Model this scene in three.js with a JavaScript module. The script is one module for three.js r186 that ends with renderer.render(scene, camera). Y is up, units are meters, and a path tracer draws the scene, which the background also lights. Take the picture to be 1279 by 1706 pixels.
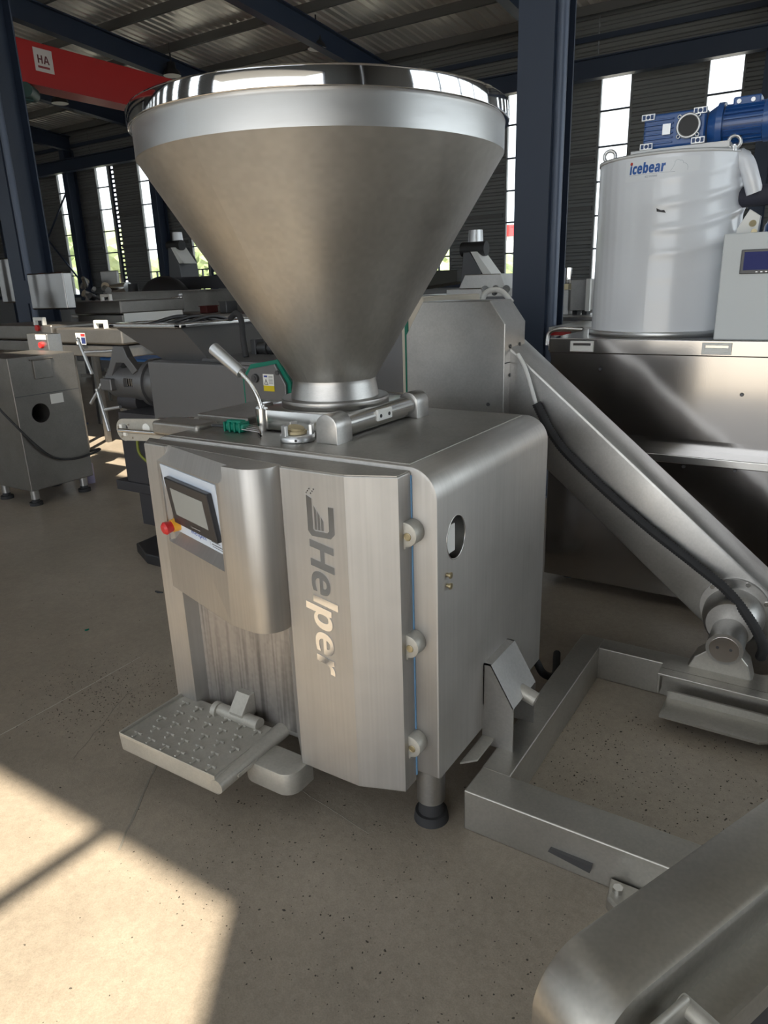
import * as THREE from 'three';
import { RoundedBoxGeometry } from 'three/addons/geometries/RoundedBoxGeometry.js';
import { TextGeometry } from 'three/addons/geometries/TextGeometry.js';
import { FontLoader } from 'three/addons/loaders/FontLoader.js';
import { mergeGeometries, mergeVertices, toCreasedNormals } from 'three/addons/utils/BufferGeometryUtils.js';
import { Brush, Evaluator, SUBTRACTION } from 'three-bvh-csg';

// ---------------------------------------------------------------- camera, sky, sun, exposure
const renderer = new THREE.WebGLRenderer({ antialias: true });
renderer.toneMapping = THREE.LinearToneMapping;
renderer.toneMappingExposure = 3.15;
renderer.shadowMap.enabled = true;
const scene = new THREE.Scene();
const camera = new THREE.PerspectiveCamera(71.5, 1279 / 1706, 0.05, 300);
camera.position.set(0, 1.6, 0);
{
  const yaw = -0.57649, pitch = 0.31170, roll = -0.03258;
  const fw = new THREE.Vector3(Math.sin(yaw) * Math.cos(pitch), -Math.sin(pitch), -Math.cos(yaw) * Math.cos(pitch));
  const right = new THREE.Vector3(Math.cos(yaw), 0, Math.sin(yaw));
  const up = new THREE.Vector3().crossVectors(right, fw);
  const R = right.clone().multiplyScalar(Math.cos(roll)).addScaledVector(up, Math.sin(roll));
  const U = right.clone().multiplyScalar(-Math.sin(roll)).addScaledVector(up, Math.cos(roll));
  camera.quaternion.setFromRotationMatrix(new THREE.Matrix4().makeBasis(R, U, fw.clone().negate()));
}
scene.add(camera);
scene.background = new THREE.Color().setRGB(0.90, 0.95, 1.0);
scene.backgroundIntensity = 1.0;
// the sun stands behind the camera, 55 degrees high; it shines in through the transom window over the door and a roof light
const sun = new THREE.DirectionalLight(new THREE.Color().setRGB(1.0, 0.86, 0.69), 5.2);
sun.position.set(0.53 * 0.573 * 40, 0.819 * 40, 0.85 * 0.573 * 40);
sun.target.position.set(0, 0, 0);
sun.castShadow = true;
sun.shadow.mapSize.set(4096, 4096);
Object.assign(sun.shadow.camera, { left: -30, right: 30, top: 30, bottom: -30, near: 1, far: 90 });
scene.add(sun, sun.target);

// ---------------------------------------------------------------- helpers
function rng(seed) { let a = seed >>> 0; return () => { a = (a + 0x6D2B79F5) >>> 0; let t = Math.imul(a ^ (a >>> 15), 1 | a); t = (t + Math.imul(t ^ (t >>> 7), 61 | t)) ^ t; return ((t ^ (t >>> 14)) >>> 0) / 4294967296; }; }
const V = (x, y, z) => new THREE.Vector3(x, y, z);
const used = {};
function numbered(name) { const n = used[name] = (used[name] ?? -1) + 1; return n ? name + '_' + String(n).padStart(3, '0') : name; }
function uvBox(g) {                       // uv in metres, by the way a face points
  g = g.index ? g.toNonIndexed() : g;
  const p = g.attributes.position, uv = new Float32Array(p.count * 2), a = V(), b = V(), c = V(), n = V();
  for (let i = 0; i < p.count; i += 3) {
    a.fromBufferAttribute(p, i); b.fromBufferAttribute(p, i + 1); c.fromBufferAttribute(p, i + 2);
    n.crossVectors(b.clone().sub(a), c.clone().sub(a));
    const x = Math.abs(n.x), y = Math.abs(n.y), z = Math.abs(n.z);
    [a, b, c].forEach((q, k) => {
      const [u, v] = y >= x && y >= z ? [q.x, q.z] : x >= z ? [q.z, q.y] : [q.x, q.y];
      uv[(i + k) * 2] = u; uv[(i + k) * 2 + 1] = v;
    });
  }
  g.setAttribute('uv', new THREE.BufferAttribute(uv, 2));
  return g;
}
function clean(g) { g = g.index ? g.toNonIndexed() : g.clone(); for (const k of Object.keys(g.attributes)) if (!['position', 'normal', 'uv'].includes(k)) g.deleteAttribute(k); if (!g.attributes.normal) g.computeVertexNormals(); if (!g.attributes.uv) uvBox(g); g.clearGroups(); return g; }
function merge(list) { list = (Array.isArray(list) ? list.flat(3) : [list]).map(clean); return list.length === 1 ? list[0] : mergeGeometries(list); }
function shade(o) { o.castShadow = true; o.receiveShadow = true; return o; }
// a Group at a thing's base; parts are given in world metres and moved to the base
function thing(name, label, category, base = [0, 0, 0], group, turn = 0) {
  const o = new THREE.Group(); o.name = numbered(name); scene.add(o);
  o.position.set(...base); o.rotation.y = turn;
  o.userData = { label, category }; if (group) o.userData.group = group;
  if (turn) ownSpace.add(o);
  return o;
}
function structure(name, base = [0, 0, 0]) { const o = new THREE.Group(); o.name = name; o.position.set(...base); o.userData.kind = 'structure'; scene.add(o); return o; }
const ownSpace = new Set();                 // turned things: their parts are given in their own metres
function part(parent, name, geos, mat, label, box = true) {
  let g = merge(geos); if (box) g = uvBox(g);
  let root = parent; while (root.parent && root.parent !== scene) root = root.parent;
  if (!ownSpace.has(root)) g.translate(-root.position.x, -root.position.y, -root.position.z);
  const m = shade(new THREE.Mesh(g, mat)); m.name = name; if (label) m.userData.label = label;
  parent.add(m); return m;
}
function one(name, label, category, geos, mat, group, box = true) {      // a thing that is one mesh
  let g = merge(geos); if (box) g = uvBox(g);
  g.computeBoundingBox(); const b = g.boundingBox, c = [(b.min.x + b.max.x) / 2, b.min.y, (b.min.z + b.max.z) / 2];
  g.translate(-c[0], -c[1], -c[2]);
  const m = shade(new THREE.Mesh(g, mat)); m.name = numbered(name); m.position.set(...c); m.userData = { label, category }; if (group) m.userData.group = group;
  scene.add(m); return m;
}
const bx = (x0, x1, y0, y1, z0, z1) => new THREE.BoxGeometry(x1 - x0, y1 - y0, z1 - z0).translate((x0 + x1) / 2, (y0 + y1) / 2, (z0 + z1) / 2);
const rb = (x0, x1, y0, y1, z0, z1, r = 0.005, s = 2) => new RoundedBoxGeometry(Math.abs(x1 - x0), Math.abs(y1 - y0), Math.abs(z1 - z0), s, Math.min(r, Math.abs(x1 - x0) / 2.01, Math.abs(y1 - y0) / 2.01, Math.abs(z1 - z0) / 2.01)).translate((x0 + x1) / 2, (y0 + y1) / 2, (z0 + z1) / 2);
function cyl(a, b, r0, r1 = r0, seg = 24, open = false) {      // from point a to point b
  const A = V(...a), B = V(...b), d = B.clone().sub(A), L = d.length();
  const g = new THREE.CylinderGeometry(r1, r0, L, seg, 1, open);
  g.applyQuaternion(new THREE.Quaternion().setFromUnitVectors(V(0, 1, 0), d.normalize()));
  return g.translate((A.x + B.x) / 2, (A.y + B.y) / 2, (A.z + B.z) / 2);
}
const ball = (x, y, z, r, s = 16) => new THREE.SphereGeometry(r, s, Math.max(8, s * 0.6 | 0)).translate(x, y, z);
const tube = (pts, r, seg = 40, rs = 10) => new THREE.TubeGeometry(new THREE.CatmullRomCurve3(pts.map((p) => V(...p))), seg, r, rs);
function bar(a, b, w, h, up = V(0, 1, 0)) {                     // a square bar from a to b
  const A = V(...a), B = V(...b), d = B.clone().sub(A), L = d.length(); d.normalize();
  const s = V().crossVectors(d, up).normalize(), u = V().crossVectors(s, d);
  return new THREE.BoxGeometry(w, h, L).applyMatrix4(new THREE.Matrix4().makeBasis(s, u, d.clone().negate())).translate((A.x + B.x) / 2, (A.y + B.y) / 2, (A.z + B.z) / 2);
}
function shapeOf(pts) { const s = new THREE.Shape(); pts.forEach(([x, y], i) => i ? s.lineTo(x, y) : s.moveTo(x, y)); s.closePath(); return s; }
// plan outline [x, z] raised from y0 to y1
function plan(pts, y0, y1, bevel = 0) {
  const g = new THREE.ExtrudeGeometry(shapeOf(pts.map(([x, z]) => [x, -z])), { depth: y1 - y0 - 2 * bevel, bevelEnabled: bevel > 0, bevelSize: bevel, bevelOffset: -bevel, bevelThickness: bevel, bevelSegments: 2, curveSegments: 12 });
  return g.rotateX(-Math.PI / 2).translate(0, y0 + bevel, 0);
}
// outline in x, y pushed from z0 back-to-front to z1
function front(pts, z0, z1, bevel = 0, holes = []) {
  const s = pts instanceof THREE.Shape ? pts : shapeOf(pts); s.holes.push(...holes);
  return new THREE.ExtrudeGeometry(s, { depth: z1 - z0 - 2 * bevel, bevelEnabled: bevel > 0, bevelSize: bevel, bevelOffset: -bevel, bevelThickness: bevel, bevelSegments: 2, curveSegments: 16 }).translate(0, 0, z0 + bevel);
}
// outline in z, y pushed from x0 to x1
const side = (pts, x0, x1, bevel = 0) => front(pts.map(([z, y]) => [-z, y]), 0, x1 - x0, bevel).rotateY(Math.PI / 2).translate(x0, 0, 0);
const lathe = (pts, x, z, seg = 96) => new THREE.LatheGeometry(pts.map(([r, y]) => new THREE.Vector2(r, y)), seg).translate(x, 0, z);
const soft = (g, a = 0.6) => toCreasedNormals(g.index ? g.toNonIndexed() : g, a);
function arc(cx, cy, r, a0, a1, n = 8) { const o = []; for (let i = 0; i <= n; i++) { const t = a0 + (a1 - a0) * i / n; o.push([cx + r * Math.cos(t), cy + r * Math.sin(t)]); } return o; }
const hole = (x, y, r) => { const h = new THREE.Path(); h.absarc(x, y, r, 0, Math.PI * 2, true); return h; };
const cut = (a, ...bs) => { const ev = new Evaluator(); ev.attributes = ['position', 'normal', 'uv']; ev.useGroups = false; let A = new Brush(clean(a)); A.updateMatrixWorld(); for (const b of bs) { const B = new Brush(clean(b)); B.updateMatrixWorld(); A = ev.evaluate(A, B, SUBTRACTION); } return A.geometry; };

// ---------------------------------------------------------------- textures and materials
function tex(n, f, srgb, rx = 1, ry = rx) {
  const d = new Uint8Array(n * n * 4);
  for (let y = 0; y < n; y++) for (let x = 0; x < n; x++) { const c = f(x / n, y / n, x, y), i = (y * n + x) * 4; const [r, g, b] = Array.isArray(c) ? c : [c, c, c]; d[i] = 255 * Math.min(1, Math.max(0, r)); d[i + 1] = 255 * Math.min(1, Math.max(0, g)); d[i + 2] = 255 * Math.min(1, Math.max(0, b)); d[i + 3] = 255; }
  const t = new THREE.DataTexture(d, n, n); t.wrapS = t.wrapT = THREE.RepeatWrapping; t.magFilter = THREE.LinearFilter; t.minFilter = THREE.LinearMipmapLinearFilter; t.generateMipmaps = true; t.repeat.set(rx, ry); if (srgb) t.colorSpace = THREE.SRGBColorSpace; t.needsUpdate = true; return t;
}
function valueNoise(seed, nx, ny = nx) {   // tileable, nx by ny cells over 0..1
  const r = rng(seed), v = Float32Array.from({ length: nx * ny }, r);
  return (u, w) => { const x = u * nx, y = w * ny, xi = Math.floor(x), yi = Math.floor(y); let fx = x - xi, fy = y - yi; fx = fx * fx * (3 - 2 * fx); fy = fy * fy * (3 - 2 * fy);
    const g = (i, j) => v[((j % ny + ny) % ny) * nx + (i % nx + nx) % nx]; return (g(xi, yi) * (1 - fx) + g(xi + 1, yi) * fx) * (1 - fy) + (g(xi, yi + 1) * (1 - fx) + g(xi + 1, yi + 1) * fx) * fy; };
}
const lin = (r, g, b) => new THREE.Color().setRGB(r, g, b);
const n4 = valueNoise(1, 4), n9 = valueNoise(2, 9), n24 = valueNoise(3, 24), n60 = valueNoise(4, 60), n160 = valueNoise(5, 160);
const streakV = valueNoise(6, 220, 5), streakV2 = valueNoise(7, 70, 3), streakH = (u, v) => streakV(v, u);
const cloud = (u, v) => 0.4 * n4(u, v) + 0.3 * n9(u, v) + 0.2 * n24(u, v) + 0.1 * n60(u, v);
const roughV = tex(512, (u, v) => 0.72 + 0.18 * (cloud(u, v) - 0.5) + 0.06 * (streakV(u, v) - 0.5), false, 1.1);
const roughC = tex(512, (u, v) => 0.72 + 0.24 * (cloud(u, v) - 0.5) + 0.10 * (n160(u, v) - 0.5), false, 1.3);
const tintV = tex(512, (u, v) => { const k = 0.90 + 0.07 * (cloud(u, v) - 0.5) + 0.03 * (streakV(u, v) - 0.5); return [k, k * 0.992, k * 0.98]; }, true, 0.9);
const tintC = tex(512, (u, v) => { const k = 0.90 + 0.11 * (cloud(u, v) - 0.5) + 0.04 * (n160(u, v) - 0.5); return [k, k * 0.99, k * 0.975]; }, true, 1.2);
const bumpV = tex(512, (u, v) => streakV(u, v), false, 2);
const nTall = valueNoise(8, 9, 2), wave = tex(512, (u, v) => 0.6 * nTall(u, v) + 0.4 * n4(u, v), false, 0.9);
const M = {};
const std = (o) => new THREE.MeshStandardMaterial(o);
M.steel = std({ color: lin(0.66, 0.65, 0.64), metalness: 1, roughness: 0.72, roughnessMap: roughV, map: tintV });
M.steelSmooth = std({ color: lin(0.60, 0.60, 0.60), metalness: 1, roughness: 0.55, roughnessMap: roughC, map: tintC });
M.deck = std({ color: lin(0.52, 0.51, 0.49), metalness: 1, roughness: 0.62, roughnessMap: roughC, map: tintC });
M.hopper = std({ color: lin(0.66, 0.65, 0.63), metalness: 1, roughness: 0.62, roughnessMap: roughC, map: tintC });
M.band = std({ color: lin(0.52, 0.52, 0.515), metalness: 1, roughness: 0.6, roughnessMap: roughC });
M.polish = std({ color: lin(0.84, 0.84, 0.85), metalness: 1, roughness: 0.06 });
M.gloss = std({ color: lin(0.74, 0.73, 0.71), metalness: 1, roughness: 0.22 });
M.sheet = std({ color: lin(0.40, 0.385, 0.375), metalness: 1, roughness: 0.13, bumpMap: wave, bumpScale: 0.004 });
// drip stains left by washing down, uneven streaks with their own outlines
const dripA = valueNoise(21, 90, 2), dripB = valueNoise(22, 34, 3), drips = tex(512, (u, v) => { const d = Math.max(0, dripB(u, v) * 0.6 + dripA(u, v) * 0.6 - 0.5), k = 0.86 - 0.42 * Math.min(0.5, d) + 0.05 * (n60(u, v) - 0.5); return [k, k * 0.985, k * 0.975]; }, true, 1.6, 1.6);
M.stained = std({ color: lin(0.62, 0.61, 0.60), metalness: 1, roughness: 0.5, map: drips });
M.dented = std({ color: lin(0.27, 0.265, 0.26), metalness: 1, roughness: 0.22, bumpMap: wave, bumpScale: 0.03 });
M.pale = std({ color: lin(0.60, 0.59, 0.55), metalness: 0.5, roughness: 0.7, roughnessMap: roughC, map: tintC });
M.frame = std({ color: lin(0.60, 0.59, 0.56), metalness: 0.95, roughness: 0.62, roughnessMap: roughC, map: tintC });
M.grey = std({ color: lin(0.20, 0.198, 0.203), metalness: 0.7, roughness: 0.62, roughnessMap: roughC })
M.steelDim = std({ color: lin(0.33, 0.32, 0.31), metalness: 0.9, roughness: 0.6, roughnessMap: roughC, map: tintC });
M.greyDark = std({ color: lin(0.075, 0.073, 0.08), metalness: 0.6, roughness: 0.6 });
M.white = std({ color: lin(0.78, 0.79, 0.80), roughness: 0.4 });
M.film = new THREE.MeshPhysicalMaterial({ color: lin(0.80, 0.83, 0.88), roughness: 0.3, clearcoat: 0.6, clearcoatRoughness: 0.12 });
M.plasticWhite = std({ color: lin(0.82, 0.82, 0.79), roughness: 0.45 });
M.panelBlue = std({ color: lin(0.62, 0.70, 0.80), roughness: 0.4 });
M.black = std({ color: lin(0.018, 0.018, 0.02), roughness: 0.5 });
M.rubber = std({ color: lin(0.03, 0.03, 0.032), roughness: 0.75 });
M.bezel = std({ color: lin(0.035, 0.034, 0.036), roughness: 0.3 });
M.screen = new THREE.MeshPhysicalMaterial({ color: lin(0.42, 0.43, 0.41), roughness: 0.12, clearcoat: 1, clearcoatRoughness: 0.03 });
M.screenBlue = std({ color: lin(0.02, 0.028, 0.17), roughness: 0.65 });
M.red = std({ color: lin(0.62, 0.03, 0.03), roughness: 0.35 });
M.darkRed = std({ color: lin(0.10, 0.02, 0.018), roughness: 0.6 });
M.orange = std({ color: lin(0.80, 0.38, 0.03), roughness: 0.4 });
M.blue = new THREE.MeshPhysicalMaterial({ color: lin(0.015, 0.085, 0.30), roughness: 0.32, clearcoat: 0.5, clearcoatRoughness: 0.2 });
M.blueDark = std({ color: lin(0.012, 0.05, 0.17), roughness: 0.4 });
M.alu = std({ color: lin(0.72, 0.73, 0.74), metalness: 0.9, roughness: 0.4 });
M.green = std({ color: lin(0.0, 0.17, 0.11), roughness: 0.4 });
M.belt = std({ color: lin(0.05, 0.20, 0.62), roughness: 0.5 });
M.navy = std({ color: lin(0.022, 0.034, 0.062), roughness: 0.48 });
M.cladding = std({ color: lin(0.165, 0.17, 0.17), roughness: 0.55, metalness: 0.1 });
M.roof = std({ color: lin(0.76, 0.73, 0.67), metalness: 0.55, roughness: 0.32 });
M.purlin = std({ color: lin(0.12, 0.12, 0.12), roughness: 0.6, metalness: 0.3 });
M.crane = std({ color: lin(0.42, 0.02, 0.02), roughness: 0.4 });
M.brass = std({ color: lin(0.55, 0.47, 0.30), metalness: 1, roughness: 0.4 });
M.darkMetal = std({ color: lin(0.12, 0.12, 0.125), metalness: 0.8, roughness: 0.45 });
M.concreteWall = std({ color: lin(0.30, 0.30, 0.30), roughness: 0.8 });
M.glass = new THREE.MeshPhysicalMaterial({ color: lin(0.96, 0.98, 0.98), transmission: 1, thickness: 0, roughness: 0.02, ior: 1.5 });
M.bark = std({ color: lin(0.10, 0.075, 0.05), roughness: 0.9 });
const leafMats = [[0.27, 0.34, 0.17], [0.31, 0.37, 0.20], [0.22, 0.29, 0.14]].map((c) => std({ color: lin(...c), roughness: 0.8 }));
// floor: sealed concrete with grit, stains and pale wear
const grit = rng(12);
const floorMap = tex(1024, (u, v, x, y) => { const c = cloud(u, v), g = grit(), k = 0.66 + 0.13 * (c - 0.5) + 0.07 * (g - 0.5) + 0.04 * (n160(u, v) - 0.5) - (g > 0.985 ? 0.10 : 0) + (g < 0.01 ? 0.06 : 0); return [k * 1.0, k * 0.965, k * 0.90]; }, true, 0.42);
const floorRough = tex(512, (u, v) => 0.66 + 0.4 * (cloud(u, v) - 0.5), false, 0.5);
const gritB = rng(13), floorBump = tex(512, (u, v) => 0.6 * gritB() + 0.4 * n160(u, v), false, 0.9);
M.floor = std({ color: lin(0.80, 0.74, 0.695), roughness: 0.55, roughnessMap: floorRough, map: floorMap, bumpMap: floorBump, bumpScale: 0.0005 });
function canvasTex(w, h, draw) { const c = document.createElement('canvas'); c.width = w; c.height = h; const x = c.getContext('2d'); draw(x, w, h); const t = new THREE.CanvasTexture(c); t.colorSpace = THREE.SRGBColorSpace; return t; }
function printed(t, o = {}) { return std({ map: t, roughness: 0.45, ...o }); }
const font = await new FontLoader().loadAsync('fonts/droid/droid_sans_bold.typeface.json');

// ---------------------------------------------------------------- the building
{
  const f = structure('floor', [-10, 0, -5]);
  part(f, 'slab', bx(-29, 7, -0.3, 0, -16.2, 3.2), M.floor);
  // outdoor ground beyond the walls
  const g = structure('trim_1', [-10, 0, -5]); g.name = 'outdoor_ground';
  part(g, 'yard', [bx(-80, 60, -0.4, -0.05, 3.2, 40), bx(-80, 60, -0.4, -0.05, -60, -16.2)], std({ color: lin(0.44, 0.43, 0.39), roughness: 0.9 }));
}
// a wall panel with trapezoid ribs that run sideways, one solid piece
function ribbed(x0, x1, y0, y1, zIn, dir = 1, pitch = 0.15, deep = 0.028, thick = 0.08) {
  const p = [[zIn - dir * thick, y0]], n = Math.max(1, Math.round((y1 - y0) / pitch)), h = (y1 - y0) / n;
  for (let i = 0; i < n; i++) { const y = y0 + i * h; p.push([zIn, y], [zIn, y + h * 0.45], [zIn - dir * deep, y + h * 0.6], [zIn - dir * deep, y + h * 0.88]); }
  p.push([zIn, y1], [zIn - dir * thick, y1]);
  return side(p, x0, x1);
}
const roofY = (z) => 6.5 + 0.08 * (z + 16);
const WIN = Array.from({ length: 14 }, (_, k) => -22.94 + 2 * k), WW = 0.67;
{
  const w = structure('wall_back', [-10, 0, -16.1]);
  const strips = 5;
  for (let k = -1; k < WIN.length; k++) {          // the piers between the windows
    const a = k < 0 ? -29 : WIN[k] + WW + (k < strips ? 0.26 : 0.0), b = k + 1 < WIN.length ? WIN[k + 1] : 7;
    part(w, 'cladding_panel', ribbed(a, b, 1.5, 5.4, -16), M.cladding);
  }
  for (let k = 0; k < strips; k++) {               // perforated metal strips beside the far windows
    const x = WIN[k] + WW, holes = [];
    for (let i = 0; i < 29; i++) { const y = 1.6 + i * 0.13, h = new THREE.Path(); h.moveTo(x + 0.08, y); h.lineTo(x + 0.08, y + 0.07); h.lineTo(x + 0.19, y + 0.07); h.lineTo(x + 0.19, y); h.closePath(); holes.push(h); }
    part(w, 'perforated_strip', front([[x, 1.5], [x + 0.26, 1.5], [x + 0.26, 5.4], [x, 5.4]], -16.075, -16.065, 0, holes), M.navy);
  }
  for (let x = -29; x < 7; x += 4) { part(w, 'cladding_panel', ribbed(x, x + 3.99, 5.4, 6.62, -16), M.cladding); part(w, 'plinth', bx(x, x + 4, 0, 1.5, -16.1, -16), M.concreteWall); }
  for (const y of [1.49, 2.95, 3.9, 6.05]) part(w, 'girt', bx(-29, 7, y - 0.05, y + 0.05, -15.995, -15.94).translate(0, 0, y < 5 ? -0.0 : 0), M.navy);
}
// girts must not cross the glass: they are cut into pieces between windows
{ const w = scene.getObjectByName('wall_back'); for (const m of w.children.filter((q) => q.name === 'girt').slice(1, 3)) w.remove(m);
  for (const y of [2.95, 3.9]) for (let k = 0; k < WIN.length - 1; k++) part(w, 'girt', bx(WIN[k] + WW + 0.27, WIN[k + 1] - 0.02, y - 0.04, y + 0.04, -15.995, -15.95), M.purlin); }
let windowCount = 0;
function makeWindow(x, y0, y1, w, z, rows) {
  const g = structure('window_' + (++windowCount), [x + w / 2, y0, z]);
  const t = 0.045, h = (y1 - y0) / rows;
  part(g, 'window_frame', [bx(x, x + t, y0, y1, z - 0.05, z + 0.03), bx(x + w - t, x + w, y0, y1, z - 0.05, z + 0.03), bx(x + t, x + w - t, y0, y0 + t, z - 0.05, z + 0.03), bx(x + t, x + w - t, y1 - t, y1, z - 0.05, z + 0.03)], M.cladding);
  for (let i = 1; i < rows; i++) part(g, 'glazing_bar', bx(x + t, x + w - t, y0 + i * h - 0.016, y0 + i * h + 0.016, z - 0.03, z + 0.02), M.navy);
  for (let i = 0; i < rows; i++) part(g, 'pane', bx(x + t, x + w - t, y0 + i * h + (i ? 0.016 : t), y0 + (i + 1) * h - (i < rows - 1 ? 0.016 : t), z - 0.012, z - 0.008), M.glass);
  if (z < 0) part(g, 'casement_bar', bx(x + w / 2 - 0.015, x + w / 2 + 0.015, y0 + t, y0 + h - 0.016, z - 0.03, z + 0.02), M.navy);
}
for (const x of WIN) makeWindow(x, 1.5, 5.4, WW, -16.03, 6);
// near wall behind the camera: open doorway under a canopy, a transom window over it, tall windows to the left
const NZ = 3, DOOR = [-3.2, 2.6, 3.85], TRN = [-3.2, 1.39, 5.22, 6.93];
{
  const w = structure('wall_front', [-10, 0, NZ + 0.1]);
  const zi = NZ, top = roofY(NZ);
  const near = [-27, -25, -23, -21, -19, -17, -15, -13, -11, -9, -7, -5];
  let x = -29;
  for (const a of near) { part(w, 'cladding_panel', ribbed(x, a, 0, 5.4, zi, -1), M.cladding); x = a + 0.85; part(w, 'plinth', bx(a, x, 0, 1.2, zi, zi + 0.1), M.concreteWall); }
  part(w, 'cladding_panel', ribbed(x, DOOR[0], 0, 5.4, zi, -1), M.cladding);
  part(w, 'cladding_panel', ribbed(DOOR[1], 7, 0, 5.4, zi, -1), M.cladding);
  part(w, 'cladding_panel', ribbed(DOOR[0], DOOR[1], DOOR[2], TRN[2], zi, -1), M.cladding);
  part(w, 'cladding_panel', ribbed(-29, TRN[0], 5.4, TRN[3], zi, -1), M.cladding); part(w, 'cladding_panel', ribbed(TRN[1], 7, 5.4, TRN[3], zi, -1), M.cladding);
  part(w, 'cladding_panel', ribbed(TRN[1], DOOR[1], TRN[2], 5.4, zi, -1), M.cladding);
  part(w, 'cladding_panel', ribbed(-29, 7, TRN[3], top, zi, -1), M.cladding);
  for (const a of near) makeWindow(a, 1.2, 5.4, 0.85, zi + 0.05, 6);
  makeWindow(TRN[0], TRN[2], TRN[3], TRN[1] - TRN[0], zi + 0.05, 1);
  const d = structure('door_1', [0, 0, zi]);
  part(d, 'door_frame', [bx(DOOR[0] - 0.06, DOOR[0], 0, DOOR[2], zi - 0.05, zi + 0.12), bx(DOOR[1], DOOR[1] + 0.06, 0, DOOR[2], zi - 0.05, zi + 0.12), bx(DOOR[0], DOOR[1], DOOR[2], DOOR[2] + 0.06, zi - 0.05, zi + 0.12)], M.navy);
  part(d, 'transom_brace', bar([0.82, 6.91, zi + 0.02], [0.13, 5.24, zi + 0.06], 0.04, 0.06), M.navy);
  part(d, 'canopy', [bx(-3.8, 3.2, 3.93, 4.02, zi + 0.1, zi + 3.4)], M.cladding);
}
{
  const l = structure('wall_left', [-29.1, 0, -5]);
  for (let z = -16; z < 2.5; z += 3.8) part(l, 'cladding_panel', bx(-29.2, -29.0, 0, 8.3, z, z + 3.79), std({ color: lin(0.30, 0.31, 0.32), roughness: 0.6 }));
  // right wall: broad windows between the posts
  const r = structure('wall_right', [7.1, 0, -5]);
  part(r, 'cladding_panel', [bx(7.0, 7.2, 0, 8.3, -1.5, NZ), bx(7.0, 7.2, 0, 8.3, -16, -15)], M.cladding);
  part(r, 'cladding_panel', bx(7.0, 7.2, 5.4, 8.3, -15, -1.5), M.cladding); part(r, 'plinth', bx(7.0, 7.2, 0, 1.0, -15, -1.5), M.concreteWall);
  for (let k = 0; k < 5; k++) {
    const z0 = -15 + k * 2.7, z1 = z0 + 2.7, w = structure('window_' + (++windowCount), [7.1, 1, (z0 + z1) / 2]);
    part(w, 'window_frame', [bx(7.05, 7.15, 1, 5.4, z0, z0 + 0.08), bx(7.05, 7.15, 1, 5.4, z1 - 0.08, z1), bx(7.05, 7.15, 1, 1.06, z0 + 0.08, z1 - 0.08), bx(7.05, 7.15, 5.34, 5.4, z0 + 0.08, z1 - 0.08), bx(7.05, 7.15, 3.17, 3.23, z0 + 0.08, z1 - 0.08)], M.navy);
    part(w, 'pane', bx(7.098, 7.102, 1.06, 3.17, z0 + 0.08, z1 - 0.08), M.glass); part(w, 'pane', bx(7.098, 7.102, 3.23, 5.34, z0 + 0.08, z1 - 0.08), M.glass);
  }
}
{
  const c = structure('ceiling', [-10, 6.5, -5]);
  const slope = Math.atan(0.08), HOLE = [-4.5, -2.4, -0.7, 0.75];
  const sheet = (x0, x1, z0, z1) => {                // profiled roof sheets, ribs run down the slope
    const p = [[x0, 0.1]], n = Math.round((x1 - x0) / 0.2), h = (x1 - x0) / n;
    for (let i = 0; i < n; i++) { const a = x0 + i * h; p.push([a, 0], [a + h * 0.62, 0], [a + h * 0.72, 0.035], [a + h * 0.9, 0.035]); }
    p.push([x1 - 0.005, 0], [x1 - 0.005, 0.1]);
    part(c, 'roof_sheet', front(p.reverse(), 0, (z1 - z0) / Math.cos(slope)).rotateX(-slope).translate(0, roofY(z0), z0), M.roof);
  };
  for (let x = -29; x < -6; x += 3) sheet(x, x + 3, -16.2, NZ + 0.2);
  sheet(-5, HOLE[0], -16.2, NZ + 0.2); sheet(HOLE[0], HOLE[1], -16.2, HOLE[2]); sheet(HOLE[0], HOLE[1], HOLE[3], NZ + 0.2);
  sheet(HOLE[1], 1, -16.2, NZ + 0.2); sheet(1, 4, -16.2, NZ + 0.2); sheet(4, 7, -16.2, NZ + 0.2);
  part(c, 'roof_light', bx(HOLE[0], HOLE[1], 0.03, 0.035, 0, (HOLE[3] - HOLE[2]) / Math.cos(slope)).rotateX(-slope).translate(0, roofY(HOLE[2]), HOLE[2]), M.glass);
  for (let i = 0; i < 13; i++) { const z = -15.6 + i * 1.42, y = roofY(z) - 0.01; part(c, 'purlin', [bx(-29, 7, y - 0.18, y, z - 0.012, z + 0.012), bx(-29, 7, y - 0.18, y - 0.165, z, z + 0.06)], M.purlin); }
  for (let k = 0; k < 8; k++) {                    // rafters and the wall posts that carry them
    const x = -25.8 + 4 * k, z0 = -15.9, z1 = NZ - 0.05, y0 = roofY(z0) - 0.19, y1 = roofY(z1) - 0.19;
    const web = side([[z0, y0 - 0.42], [z0, y0], [z1, y1], [z1, y1 - 0.42]], x - 0.012, x + 0.012);
    const fl = (d) => side([[z0, y0 - d - 0.025], [z0, y0 - d], [z1, y1 - d], [z1, y1 - d - 0.025]], x - 0.1, x + 0.1);
    part(c, 'rafter', [web, fl(0), fl(0.4)], M.navy);
  }
}
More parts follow.
